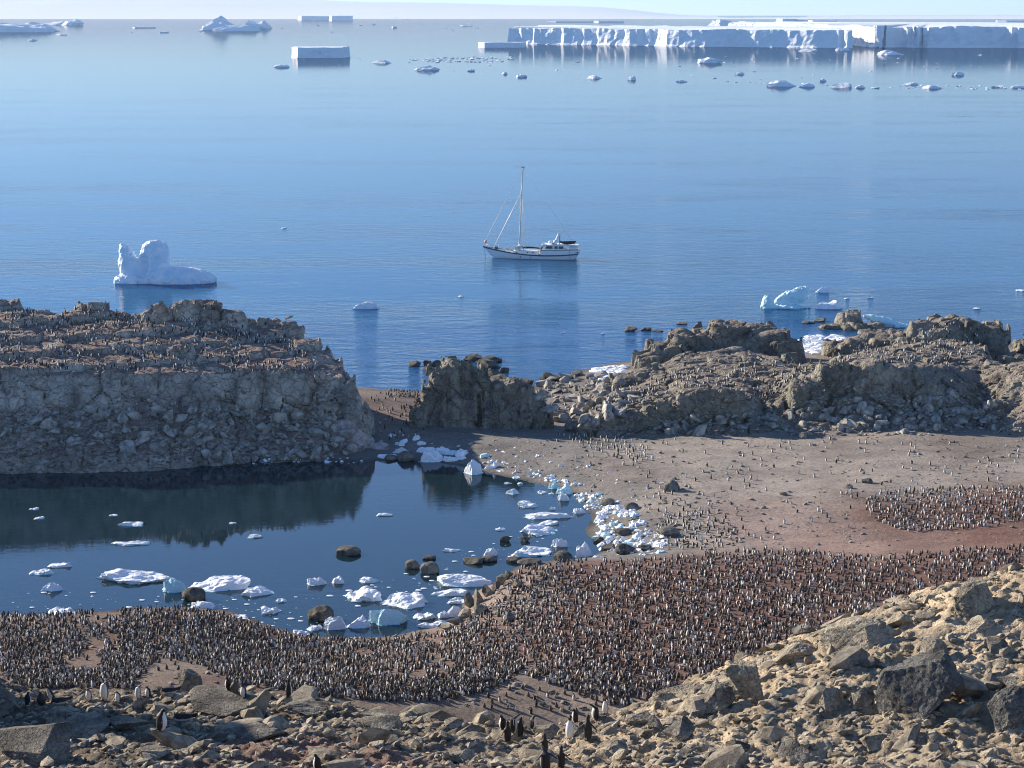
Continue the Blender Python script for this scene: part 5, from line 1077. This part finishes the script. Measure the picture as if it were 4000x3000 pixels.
for k_, (px, pb, wp, hp, kd, lab) in enumerate([(126, 159, 40, 9, 'peak', 'small dark fin of ice below the left domes'), (238, 137, 40, 5, 'flat', 'small dark ice sliver below the left domes'), (1097, 263, 58, 12, 'flat', 'small brownish floe left below the block iceberg'), (1490, 247, 78, 12, 'lump', 'low ragged floe right of the block iceberg'), (1667, 275, 96, 20, 'lump', 'lumpy ice floe below the brash field'),
      (2776, 247, 96, 24, 'lump', 'white lumpy berg in front of the longest tabular iceberg'), (3158, 201, 74, 11, 'flat', 'low floe at the foot of the longest tabular iceberg'), (3293, 197, 56, 12, 'lump', 'ice lump where the two tabular icebergs meet'), (3486, 215, 102, 20, 'lump', 'flat berg in front of the tall tabular iceberg'), (3745, 294, 48, 14, 'lump', 'small bright berg at the far right'),
      (2324, 307, 58, 14, 'peak', 'pointed little floe right of centre'), (2468, 312, 32, 16, 'lump', 'small white knob of ice right of centre'), (2890, 291, 36, 10, 'lump', 'small floe below the white lumpy berg'), (2664, 320, 46, 9, 'flat', 'low floe left of the ragged ice row'), (3058, 338, 118, 24, 'lump', 'long heap of ice, left end of the ragged ice row'), (3150, 340, 68, 16, 'lump', 'ice heap next to the left end of the ragged row'),
      (3290, 342, 84, 20, 'lump', 'ice heap in the middle of the ragged row'), (3362, 344, 34, 12, 'lump', 'small ice knob in the middle of the ragged row'), (3557, 331, 60, 10, 'flat', 'flat floe in the right of the ragged row'), (3645, 346, 72, 14, 'lump', 'ice heap at the right of the ragged row'), (3215, 318, 28, 12, 'lump', 'ice knob above the ragged row'), (2037, 302, 44, 12, 'lump', 'small floe below the longest tabular iceberg left end'),
      (1972, 290, 24, 10, 'peak', 'tiny ice tooth near the centre'), (1840, 278, 30, 8, 'lump', 'tiny floe below the brash field'), (3420, 345, 34, 6, 'flat', 'thin floe in the ragged row'), (3900, 342, 50, 8, 'lump', 'low ice row end at the right edge'), (3980, 344, 60, 10, 'lump', 'ice heap cut by the right edge'), (1540, 109, 24, 9, 'lump', 'tiny far ice knob below the coast'), (1825, 102, 60, 7, 'peak', 'far thin wedge of ice'), (1545, 74, 46, 6, 'lump', 'far faint berg by the coast')]):
    berg(px, pb, wp, hp, 70 + k_, kd, lab, name='small_iceberg', sub=3)
VV, FF, j = [], [], 0
for poly, n in (([(1590, 232), (1800, 222), (2000, 222), (2010, 236), (1900, 246), (1700, 244)], 160), ([(2800, 318), (3000, 322), (3400, 332), (4000, 336), (4000, 352), (3300, 344), (2900, 328)], 120), ([(0, 70), (2000, 75), (2000, 120), (0, 170)], 40), ([(1000, 230), (4000, 210), (4000, 300), (2000, 330)], 60)):
    for px, py in sprinkle(poly, n, 0, 91):
        p = at_z(px, py, 0); m = mpp(p); s = m * (1.5 + 5 * rr_.random() ** 2.5); v, f_ = rock_shape(1, int(rr_.integers(30)) + 700, 6, .2, 0); VV.append(v * (s * 1.6, s * 1.6, s * .6) + p); FF.append(f_ + len(v) * j); j += 1
stuff(link('drift_ice', mesh('drift_ice', np.concatenate(VV), np.concatenate(FF), [M_BERG])), 'scattered small drift ice far out on the sea', 'drift ice')

# the carved iceberg, built as a field of heights cut by planes
def carved(name, fun, w_, d_, h_, res, loc, label, mat, disp=.3, dsc=2.0, yaw=0.0):
    xs = np.arange(-w_ / 2 - 1, w_ / 2 + 1, res); ys = np.arange(-d_ / 2 - 1, d_ / 2 + 1, res); zs = np.arange(-1.2, h_ + 1.2, res)
    X, Y, Z_ = np.meshgrid(xs, ys, zs, indexing='ij'); P = np.stack((X.ravel(), Y.ravel(), Z_.ravel()), 1).astype(np.float32)
    F = fun(P) + disp * fbm(P / dsc, 4, 5) + disp * 1.2 * np.abs(fbm(P / dsc * 2.0, 4, 9)); F = F.reshape(X.shape).astype(np.float32)
    V, Q = surface_net(F, (xs[0], ys[0], zs[0]), res); return thing(link(name, mesh(name, V, Q, [mat]), loc=loc, rot=(0, 0, yaw)), label, 'iceberg')
def ell(P, c, r_, e=2.0): return ((np.abs((P - np.array(c, np.float32)) / np.array(r_, np.float32)) ** e).sum(1) ** (1 / e) - 1) * min(r_)
def smin(a, b, k_=.6): h = np.clip(.5 + .5 * (b - a) / k_, 0, 1); return b + (a - b) * h - k_ * h * (1 - h)
def big_berg(P):
    q = P.copy(); q[:, 0] += .10 * q[:, 2]
    f_ = ell(q, (-8.4, .3, 3.6), (2.1, 2.6, 6.0), 2.4); f_ = np.maximum(f_, (q[:, 0] + 8.0) * .55 + (q[:, 2] - 8.2) * .85)
    f_ = smin(f_, ell(P, (-8.6, -1.2, .5), (3.2, 3.0, 1.9), 2.2), .5)
    f_ = smin(f_, ell(P, (-2.6, 1.8, 4.0), (3.6, 2.6, 5.9), 3.2), .8)
    f_ = smin(f_, ell(P, (-5.4, 1.6, 2.2), (3.8, 2.6, 3.8), 2.5), .8)
    f_ = smin(f_, ell(P, (1.8, .2, .6), (9.6, 4.6, 3.1), 2.2), .9)
    f_ = smin(f_, ell(P, (6.6, 1.2, .2), (4.4, 3.6, 1.9), 2.2), .7)
    f_ = np.maximum(f_, -ell(P, (-5.6, -2.4, 4.6), (2.2, 2.8, 3.2)))
    return f_
pb = at_z(636, 1112, 0)
t = NT('glacier_ice'); p_ = t.pos(obj=True); n_ = t.noise(p_, .35, 5, .6); z_ = t.n('SeparateXYZ', {0: p_}).outputs[2]
c_ = t.mix(t.ramp(n_, [(.40, 0.0), (.64, .6)]), (.84, .87, .90), (.40, .66, .86)); c_ = t.mix(t.ramp(z_, [(0.0, .75), (.16, 0.0)]), c_, (.22, .55, .82))
M_GLAC = t.bsdf(c_, .45, t.bump(t.noise(p_, 2.2, 6, .65), .5, .25), .4)
carved('iceberg', big_berg, 24, 11, 10.8, .19, (pb[0], pb[1] + 4.5, -.1), 'sculpted iceberg with two towers and a saddle, left of the boat', M_GLAC, .30, 2.3)
def teal_berg(P):
    f_ = ell(P, (-4.2, -.4, .6), (1.5, 1.4, 2.4), 1.7)
    q = P.copy(); q[:, 2] -= .34 * q[:, 0]
    f_ = smin(f_, ell(q, (1.2, 1.2, 1.6), (4.0, 1.0, 1.9), 2.6), .3); f_ = smin(f_, ell(P, (0, -.2, 0), (4.6, 1.6, .7)), .4)
    return f_
pb = at_z(3078, 1206, 0); carved('iceberg', teal_berg, 13, 6, 5.6, .16, (pb[0], pb[1] + 1.5, -.05), 'turquoise arch-backed ice fragment off the right shore', M_ICET, .22, 1.2)
berg(3243, 1207, 104, 30, 140, 'flat', 'smooth white ice slab right of the turquoise fragment', M_ICE, deep=.7)
berg(3215, 1143, 56, 19, 141, 'lump', 'small white ice bar above the smooth slab', M_ICE)
def jag(P):
    q = P.copy(); q[:, 2] += .30 * q[:, 0]; return smin(ell(q, (-.5, 0, .6), (5.0, 1.2, 1.1), 2), ell(P, (0, 0, 0), (4.6, 1.5, .6)), .3)
pb = at_z(3480, 1276, 0); carved('iceberg', jag, 12, 5, 4, .16, (pb[0], pb[1], -.05), 'jagged turquoise ice wedge sloping down behind the right crag', M_ICET, .3, 1.0)
berg(1425, 1207, 96, 28, 143, 'lump', 'white ice piece with two humps below the boat', M_ICE); berg(1108, 893, 22, 4, 144, 'flat', 'tiny ice scrap left of the boat', M_ICE, sub=2)
for k_, (px, py, wp) in enumerate([(3310, 1168, 20), (3402, 1165, 26), (3818, 1207, 30), (3990, 1137, 40), (2985, 1192, 20), (2200, 1300, 18), (2355, 1305, 16), (2330, 1455, 22), (1798, 1160, 24)]):
    berg(px, py, wp, 4.5, 150 + k_, 'flat', 'tiny ice scrap drifting on the sea off the shore', M_ICE, 'ice scraps off the shore', name='ice_scrap', cat='ice scrap', sub=2)
# penguins resting on the sculpted iceberg are specks; two seabirds over the sea
for px, py, lab in [(2428, 590, 'small dark seabird flying above and right of the boat'), (2890, 770, 'small dark seabird low over the water right of the boat')]:
    p = at_z(px, py, 3.0); s = .55
    V = np.array([(-1.0, .1, .28), (-.45, .25, .12), (0, .3, 0), (.45, .25, .12), (1.0, .1, .28), (.45, -.05, .10), (0, -.1, .02), (-.45, -.05, .10), (0, .55, .02), (0, -.5, .0), (.1, 0, -.08), (-.1, 0, -.08)]) * s
    Fq = [(0, 1, 7), (1, 2, 6, 7), (2, 3, 5, 6), (3, 4, 5), (2, 8, 10), (2, 11, 8), (8, 11, 10), (6, 10, 9), (6, 9, 11), (9, 10, 11), (6, 2, 10), (6, 11, 2)]
    thing(link('seabird', mesh('seabird', V, Fq, [mat_plain('bird_dark', (.03, .03, .03))]), None, p, (0, 0, .6)), lab, 'bird')
# ------------------------------------------------------------------ the motor-sailer
M_WHITE = mat_plain('boat_white', (.80, .80, .78), .35, .04); M_BLUE = mat_plain('boat_blue', (.015, .06, .14), .35, .1); M_DECK = mat_plain('boat_deck', (.50, .45, .37), .6, .15)
M_GLASS = mat_plain('boat_glass', (.012, .016, .02), .08, .1, .6); M_BLACK = mat_plain('boat_black', (.015, .015, .016), .5, .2); M_MAST = mat_plain('boat_mast', (.66, .62, .55), .4, .1); M_STEEL = mat_plain('boat_steel', (.55, .55, .55), .3, .1); M_ORNG = mat_plain('buoy_pink', (.85, .42, .36), .5, .1)
boat = bpy.data.objects.new('motor_sailer', None); COL.objects.link(boat)
thing(boat, 'white two-deck motor sailer with blue stripe and one tall mast at anchor', 'boat')
pb = at_z(2073, 1008, 0); boat.location = (pb[0], pb[1], 0); boat.rotation_euler = (0, 0, R(-9))
XS = [-12.3, -11.6, -10.5, -9, -7, -4, 0, 4, 8, 10.5, 12.0, 12.45]
HB = [.05, .35, .85, 1.35, 1.9, 2.45, 2.75, 2.8, 2.65, 2.4, 2.05, 1.9]          # half breadth at the sheer
SH = [2.75, 2.6, 2.4, 2.15, 1.85, 1.45, 1.1, 1.0, 1.1, 1.28, 1.42, 1.48]         # sheer
WL = [-9.9, -9.8, -9.4, -8.4, -6.8, -4, 0, 4, 7.9, 10.2, 11.35, 11.6]            # where the same station meets the water
HW = [.02, .12, .45, .95, 1.5, 2.1, 2.45, 2.5, 2.35, 2.05, 1.7, 1.55]
def hull_pt(i, f_, s): # f_ 0 at waterline, 1 at sheer
    return (WL[i] + (XS[i] - WL[i]) * f_, s * (HW[i] + (HB[i] - HW[i]) * f_ ** .8), -.0 + SH[i] * f_)
fs = [-.35, 0, .25, .5, .75, 1.0]
def hull_pt2(i, f_, s):
    if f_ < 0: return (WL[i] * .985, s * HW[i] * .8, -.5)
    return hull_pt(i, f_, s)
V = []; Fq = []; n = len(XS); m = len(fs)
for s in (-1, 1):
    for i in range(n):
        for f_ in fs: V.append(hull_pt2(i, f_, s))
for s in (0, 1):
    for i in range(n - 1):
        for k_ in range(m - 1):
            q = [s * n * m + i * m + k_, s * n * m + (i + 1) * m + k_, s * n * m + (i + 1) * m + k_ + 1, s * n * m + i * m + k_ + 1]; Fq.append(tuple(q if s == 0 else q[::-1]))
for k_ in range(m - 1): Fq.append(((n - 1) * m + k_, n * m + (n - 1) * m + k_, n * m + (n - 1) * m + k_ + 1, (n - 1) * m + k_ + 1))
hull = link('hull', mesh('hull', V, Fq, [M_WHITE], smooth=True), boat)
dv = [(XS[i], s * HB[i] * .985, SH[i] - .06) for s in (-1, 1) for i in range(n)]; link('deck', mesh('deck', dv, [(i, i + 1, n + i + 1, n + i) for i in range(n - 1)], [M_DECK]), boat)
def strip(name, f0, f1, out, mat, i0=0, i1=n, zadd=0.0, rev=False):
    V, Fq = [], []
    for s in (-1, 1):
        b = len(V); c = 0
        for i in range(i0, i1):
            p0 = hull_pt(i, f0, s); p1 = hull_pt(i, f1, s)
            V += [(p0[0], p0[1] + s * out, p0[2] + zadd), (p1[0], p1[1] + s * (out + .02), p1[2] + zadd), (p1[0], p1[1] - s * .04, p1[2] + zadd)]; c += 1
        for j in range(c - 1):
            q1 = [b + 3 * j, b + 3 * j + 3, b + 3 * j + 4, b + 3 * j + 1]; q2 = [b + 3 * j + 1, b + 3 * j + 4, b + 3 * j + 5, b + 3 * j + 2]
            Fq += [tuple(q if s < 0 else q[::-1]) for q in (q1, q2)]
    return link(name, mesh(name, V, Fq, [mat]), boat)
# blue stripe of even width along the sheer
V, Fq = [], []
for s in (-1, 1):
    b = len(V)
    for i in range(n):
        x, y, z = XS[i], HB[i], SH[i]; V += [(x - (.12 if i == 0 else 0), s * (y + .03), z - .20), (x - (.12 if i == 0 else 0), s * (y + .07), z - .16), (x - (.12 if i == 0 else 0), s * (y + .07), z + .10), (x, s * (y - .04), z + .12)]
    for i in range(n - 1):
        for k_ in range(3): q = [b + 4 * i + k_, b + 4 * i + 4 + k_, b + 4 * i + 5 + k_, b + 4 * i + 1 + k_]; Fq.append(tuple(q if s < 0 else q[::-1]))
e_ = 4 * (n - 1); Fq.append((e_, 4 * n + e_, 4 * n + e_ + 2, e_ + 2)); Fq.append((0, 2, 4 * n + 2, 4 * n))
link('rubbing_stripe', mesh('rubbing_stripe', V, Fq, [M_BLUE]), boat)
def box(name, x0, x1, y0, y1, z0, z1, mat, parent=boat, tx=0.0, tx2=0.0, ty=0.0, bev=.04):
    bm = bmesh.new(); vs = [bm.verts.new(p) for p in [(x0, y0, z0), (x1, y0, z0), (x1, y1, z0), (x0, y1, z0), (x0 + tx, y0 + ty, z1), (x1 - tx2, y0 + ty, z1), (x1 - tx2, y1 - ty, z1), (x0 + tx, y1 - ty, z1)]]
    for q in [(3, 2, 1, 0), (4, 5, 6, 7), (0, 1, 5, 4), (1, 2, 6, 5), (2, 3, 7, 6), (3, 0, 4, 7)]: bm.faces.new([vs[i] for i in q])
    if bev: bmesh.ops.bevel(bm, geom=list(bm.edges), offset=bev, segments=2, affect='EDGES')
    me = bpy.data.meshes.new(name); bm.to_mesh(me); bm.free(); me.materials.append(mat); return link(name, me, parent)
def tube(name, pts, rad, mat, parent=boat, n_=8):
    V, Fq = [], []; pts = [np.array(p, float) for p in pts]; rad = rad if hasattr(rad, '__len__') else [rad] * len(pts)
    for i, p in enumerate(pts):
        a = pts[min(i + 1, len(pts) - 1)] - pts[max(i - 1, 0)]; a /= np.linalg.norm(a); u = np.cross(a, (0, 1, 0) if abs(a[1]) < .9 else (1, 0, 0)); u /= np.linalg.norm(u); v = np.cross(a, u)
        for k_ in range(n_): an = 2 * math.pi * k_ / n_; V.append(p + rad[i] * (u * math.cos(an) + v * math.sin(an)))
    for i in range(len(pts) - 1):
        for k_ in range(n_): Fq.append((i * n_ + k_, i * n_ + (k_ + 1) % n_, (i + 1) * n_ + (k_ + 1) % n_, (i + 1) * n_ + k_))
    Fq += [tuple(range(n_))[::-1], tuple((len(pts) - 1) * n_ + k_ for k_ in range(n_))]
    return link(name, mesh(name, V, Fq, [mat], smooth=True), parent)
# raised after topsides with their own rail line
V, Fq = [], []; us = [(2.8, 2.72), (4, 2.74), (8, 2.62), (10.5, 2.36), (12.0, 2.0), (12.5, 1.8)]
for s in (-1, 1):
    b = len(V)
    for j, (x, y) in enumerate(us): z0 = np.interp(x, XS, SH) + .08; V += [(x, s * y, z0), (x + (.35 if j == 0 else .05 * j * .4), s * (y + .04), 2.42 + .03 * (x - 6) * .6)]
    for j in range(len(us) - 1): q = [b + 2 * j, b + 2 * j + 2, b + 2 * j + 3, b + 2 * j + 1]; Fq.append(tuple(q if s < 0 else q[::-1]))
k_ = 2 * (len(us) - 1); B = 2 * len(us); Fq.append((k_, B + k_, B + k_ + 1, k_ + 1)); Fq.append((0, 1, B + 1, B))
for j in range(len(us) - 1): Fq.append((2 * j + 1, 2 * j + 3, B + 2 * j + 3, B + 2 * j + 1))
link('after_topside', mesh('after_topside', V, Fq, [M_WHITE]), boat)
tube('rail_line', [(x, -(y + .07), 2.42 + .03 * (x - 6) * .6) for x, y in us], .07, M_BLUE); tube('rail_line', [(x, y + .07, 2.42 + .03 * (x - 6) * .6) for x, y in us], .07, M_BLUE)
# deck house
house = box('deck_house', 3.2, 9.0, -2.1, 2.1, 2.36, 3.55, M_WHITE, tx=.5, tx2=.5, ty=.12)
roof = box('roof', 3.0, 9.6, -2.35, 2.35, 3.55, 3.75, M_WHITE, bev=.08)
for s in (-1, 1):
    for x0, x1, tx_ in ((4.0, 6.0, .35), (6.35, 7.3, .12), (7.45, 8.75, .1)):
        yw = 2.075 * s; link('window', mesh('window', [(x0 + tx_ * .0, yw + .012 * s, 2.72), (x1, yw + .012 * s, 2.72), (x1 - .1, yw - .075 * s, 3.36), (x0 + tx_, yw - .075 * s, 3.36)], [(0, 1, 2, 3) if s < 0 else (3, 2, 1, 0)], [M_GLASS]), house)
for y0 in (-1.9, -.58, .74): link('window', mesh('window', [(3.28, y0, 2.75), (3.28, y0 + 1.15, 2.75), (3.53, y0 + 1.1, 3.36), (3.53, y0 + .05, 3.36)], [(3, 2, 1, 0)], [M_GLASS]), house)
box('roof_pod', 3.1, 3.9, -1.9, -1.1, 3.78, 4.1, M_WHITE, bev=.12)
box('wheel_shelter', 2.75, 3.15, -1.6, 1.0, 1.4, 3.0, M_BLACK, tx=.2); box('winch_box', 2.9, 3.6, -2.3, -1.7, 1.2, 2.4, M_WHITE, tx=.15)
# aft canopy and rail
for x in (9.8, 11.2, 12.3):
    for s in (-1, 1): tube('stanchion', [(x, s * (1.9 if x < 12 else 1.6), 2.5), (x + .05, s * (1.9 if x < 12 else 1.6), 3.55)], .035, M_STEEL)
box('awning', 9.6, 12.35, -2.0, 2.0, 3.50, 3.62, M_WHITE, bev=.05); box('locker', 10.0, 11.9, -1.6, 1.6, 2.52, 3.15, M_WHITE, bev=.06)
# funnel mast with domes
tube('radar_mast', [(6.3, -.2, 3.75), (7.0, -.2, 5.6), (7.25, -.2, 6.6)], [.42, .30, .16], M_WHITE); tube('exhaust_pipe', [(7.45, .3, 3.75), (7.5, .2, 6.5)], .10, M_BLACK)
def ball(name, c, r_, mat, parent=boat, sq=1.0): V, Fq = ico(2); return link(name, mesh(name, V * (r_, r_, r_ * sq) + np.array(c), Fq, [mat], smooth=True), parent)
ball('satellite_dome', (5.2, -.9, 4.25), .48, M_WHITE); ball('satellite_dome', (6.5, -1.0, 4.35), .55, M_WHITE, sq=1.1); tube('aerial', [(7.3, -.2, 6.5), (8.2, -.2, 6.95)], .04, M_STEEL); ball('wind_sensor', (8.2, -.2, 7.0), .14, M_WHITE)
tube('davit', [(8.6, .4, 3.75), (9.2, .4, 5.2), (10.0, .4, 5.8)], .05, M_STEEL); box('roof_hatch', 5.6, 6.4, -1.2, .2, 3.76, 3.95, M_BLACK)
# trunk cabin, wheel-house front gear, boom with covered sail
trunk = box('trunk_cabin', -4.6, 2.2, -1.7, 1.7, 1.0, 2.0, M_WHITE, tx=.25, tx2=.15, ty=.12)
for x in (-3.6, -.8, .6): link('port_light', mesh('port_light', [(x, -1.66, 1.5), (x + .42, -1.66, 1.5), (x + .40, -1.63, 1.72), (x + .02, -1.63, 1.72)], [(0, 1, 2, 3)], [M_GLASS]), trunk)
for x in (-2.3, .4): tube('port_light', [(x, -(np.interp(x, XS, HB) - .06), .55), (x, -(np.interp(x, XS, HB) + .0), .55)], .14, M_GLASS, hull)
box('coach_house', -4.0, -2.7, -.9, .9, 2.0, 2.9, M_DECK, tx=.1, tx2=.1)
mast = tube('mast', [(-3.0, 0, 1.6), (-2.7, 0, 8), (-2.35, 0, 16), (-2.0, 0, 23.2)], [.20, .19, .16, .11], M_MAST)
for z, x in ((9.6, -2.63), (16.4, -2.33)): tube('spreader', [(x + .05, -1.5, z + .12), (x, 0, z), (x + .05, 1.5, z + .12)], .06, M_MAST, mast)
for z, x in ((9.0, -2.65), (13.0, -2.5), (17.0, -2.3)): ball('mast_fitting', (x - .18, -.1, z), .20, M_STEEL, mast)
box('masthead_bar', -2.55, -1.5, -.25, .25, 23.2, 23.36, M_BLACK, mast, bev=.03); tube('masthead_aerial', [(-4.4, 0, 23.25), (-2.4, 0, 23.32)], .03, M_BLACK, mast)
tube('boom', [(-2.6, 0, 2.7), (2.6, 0, 2.45)], .12, M_MAST); tube('sail_cover', [(-2.2, 0, 2.75), (0, 0, 2.72), (2.2, 0, 2.58)], [.26, .24, .16], M_BLACK)
tube('gooseneck_brace', [(-3.0, -.3, 3.6), (-1.6, -.5, 2.0)], .14, M_WHITE); box('mast_pulpit', -3.6, -2.3, -.8, .8, 2.9, 3.1, M_STEEL); tube('winch', [(-2.9, -.25, 3.1), (-2.95, -.25, 4.2)], .16, M_STEEL)
# furled sails on the stays
tube('furled_sail', [(-9.6, 0, 2.4), (-6.0, 0, 9.5), (-2.45, 0, 16.6)], [.12, .20, .10], M_WHITE); tube('forestay', [(-12.0, 0, 3.2), (-11.2, 0, 5.4), (-2.15, 0, 23.1)], [.06, .07, .04], M_MAST)
ball('furling_buoy', (-11.7, 0, 4.05), .42, M_ORNG)
tube('bow_post', [(-12.05, 0, 2.7), (-11.75, 0, 3.7)], .06, M_STEEL)
tube('backstay', [(-2.0, 0, 23.1), (12.2, 0, 2.6)], .03, M_STEEL, n_=4)
for s in (-1, 1):
    tube('shroud', [(-2.1, 0, 22.8), (-2.3, s * 1.5, 16.5), (-2.6, s * 1.5, 9.7), (-1.9, s * 2.55, 1.5)], .035, M_STEEL, n_=4); tube('shroud', [(-2.35, 0, 16.3), (-.9, s * 2.6, 1.4)], .035, M_STEEL, n_=4)
    rp = [(-11.6, s * .3, 3.35), (-10.2, s * .9, 3.25), (-8.6, s * 1.4, 3.0), (-7.0, s * 1.85, 2.75), (-5.2, s * 2.2, 2.5)]
    tube('guard_rail', rp, .03, M_STEEL, n_=5)
    for x, y, z in rp: tube('stanchion', [(x, y, z - .95), (x, y, z)], .03, M_STEEL, n_=5)
tube('anchor_chain', [(-12.1, 0, 2.5), (-11.9, 0, 1.0), (-11.8, 0, -.5)], .05, M_BLACK, n_=5); box('windlass', -9.2, -8.6, -.35, .35, 2.1, 2.75, M_BLACK); box('deck_locker', -7.0, -6.4, -1.4, -.7, 1.75, 2.35, M_WHITE)
tube('drain_stain', [(10.45, -2.45, 2.6), (10.45, -2.3, .3)], .035, M_BLACK, n_=4)
for x in (12.0, 12.4): ball('hawse_hole', (x, -(np.interp(x, XS, HB) + .02), 1.85), .13, M_BLACK)
# the rubber boat carried on the roof
rib = bpy.data.objects.new('rubber_boat', None); COL.objects.link(rib); thing(rib, 'black inflatable boat stowed on the roof of the motor sailer', 'boat')
a_ = R(-9); lx, ly = 9.6, -.3; rib.location = (pb[0] + lx * math.cos(a_) - ly * math.sin(a_), pb[1] + lx * math.sin(a_) + ly * math.cos(a_), 3.78); rib.rotation_euler = (0, 0, a_)
tube('tube_hull', [(2.05, -.75, .62), (0, -.8, .42), (-1.2, -.6, .42), (-1.9, 0, .6), (-1.2, .6, .42), (0, .8, .42), (2.05, .75, .62)], [.18, .27, .27, .25, .27, .27, .18], M_BLACK, rib, 10)
box('boat_floor', -1.3, 1.7, -.6, .6, .1, .35, M_BLACK, rib); box('cradle', -.8, 1.0, -.5, .5, 0, .12, M_WHITE, rib); box('outboard_bracket', 1.75, 1.9, -.6, .6, .2, .7, M_BLACK, rib)
# ------------------------------------------------------------------ haze
t = NT('haze_air'); v = t.n('VolumePrincipled', {'Color': (.44, .62, .86, 1), 'Density': 2.7e-5, 'Anisotropy': 0.2}); t.t.links.new(v.outputs[0], t.out.inputs['Volume'])
a, b, c, d, e, f = -48000, 48000, -400, 48000, -4.2, 430
bx = [(a, c, e), (b, c, e), (b, d, e), (a, d, e), (a, c, f), (b, c, f), (b, d, f), (a, d, f)]
stuff(link('haze', mesh('haze', bx, [(0, 3, 2, 1), (4, 5, 6, 7), (0, 1, 5, 4), (1, 2, 6, 5), (2, 3, 7, 6), (3, 0, 4, 7)], [t.m])))
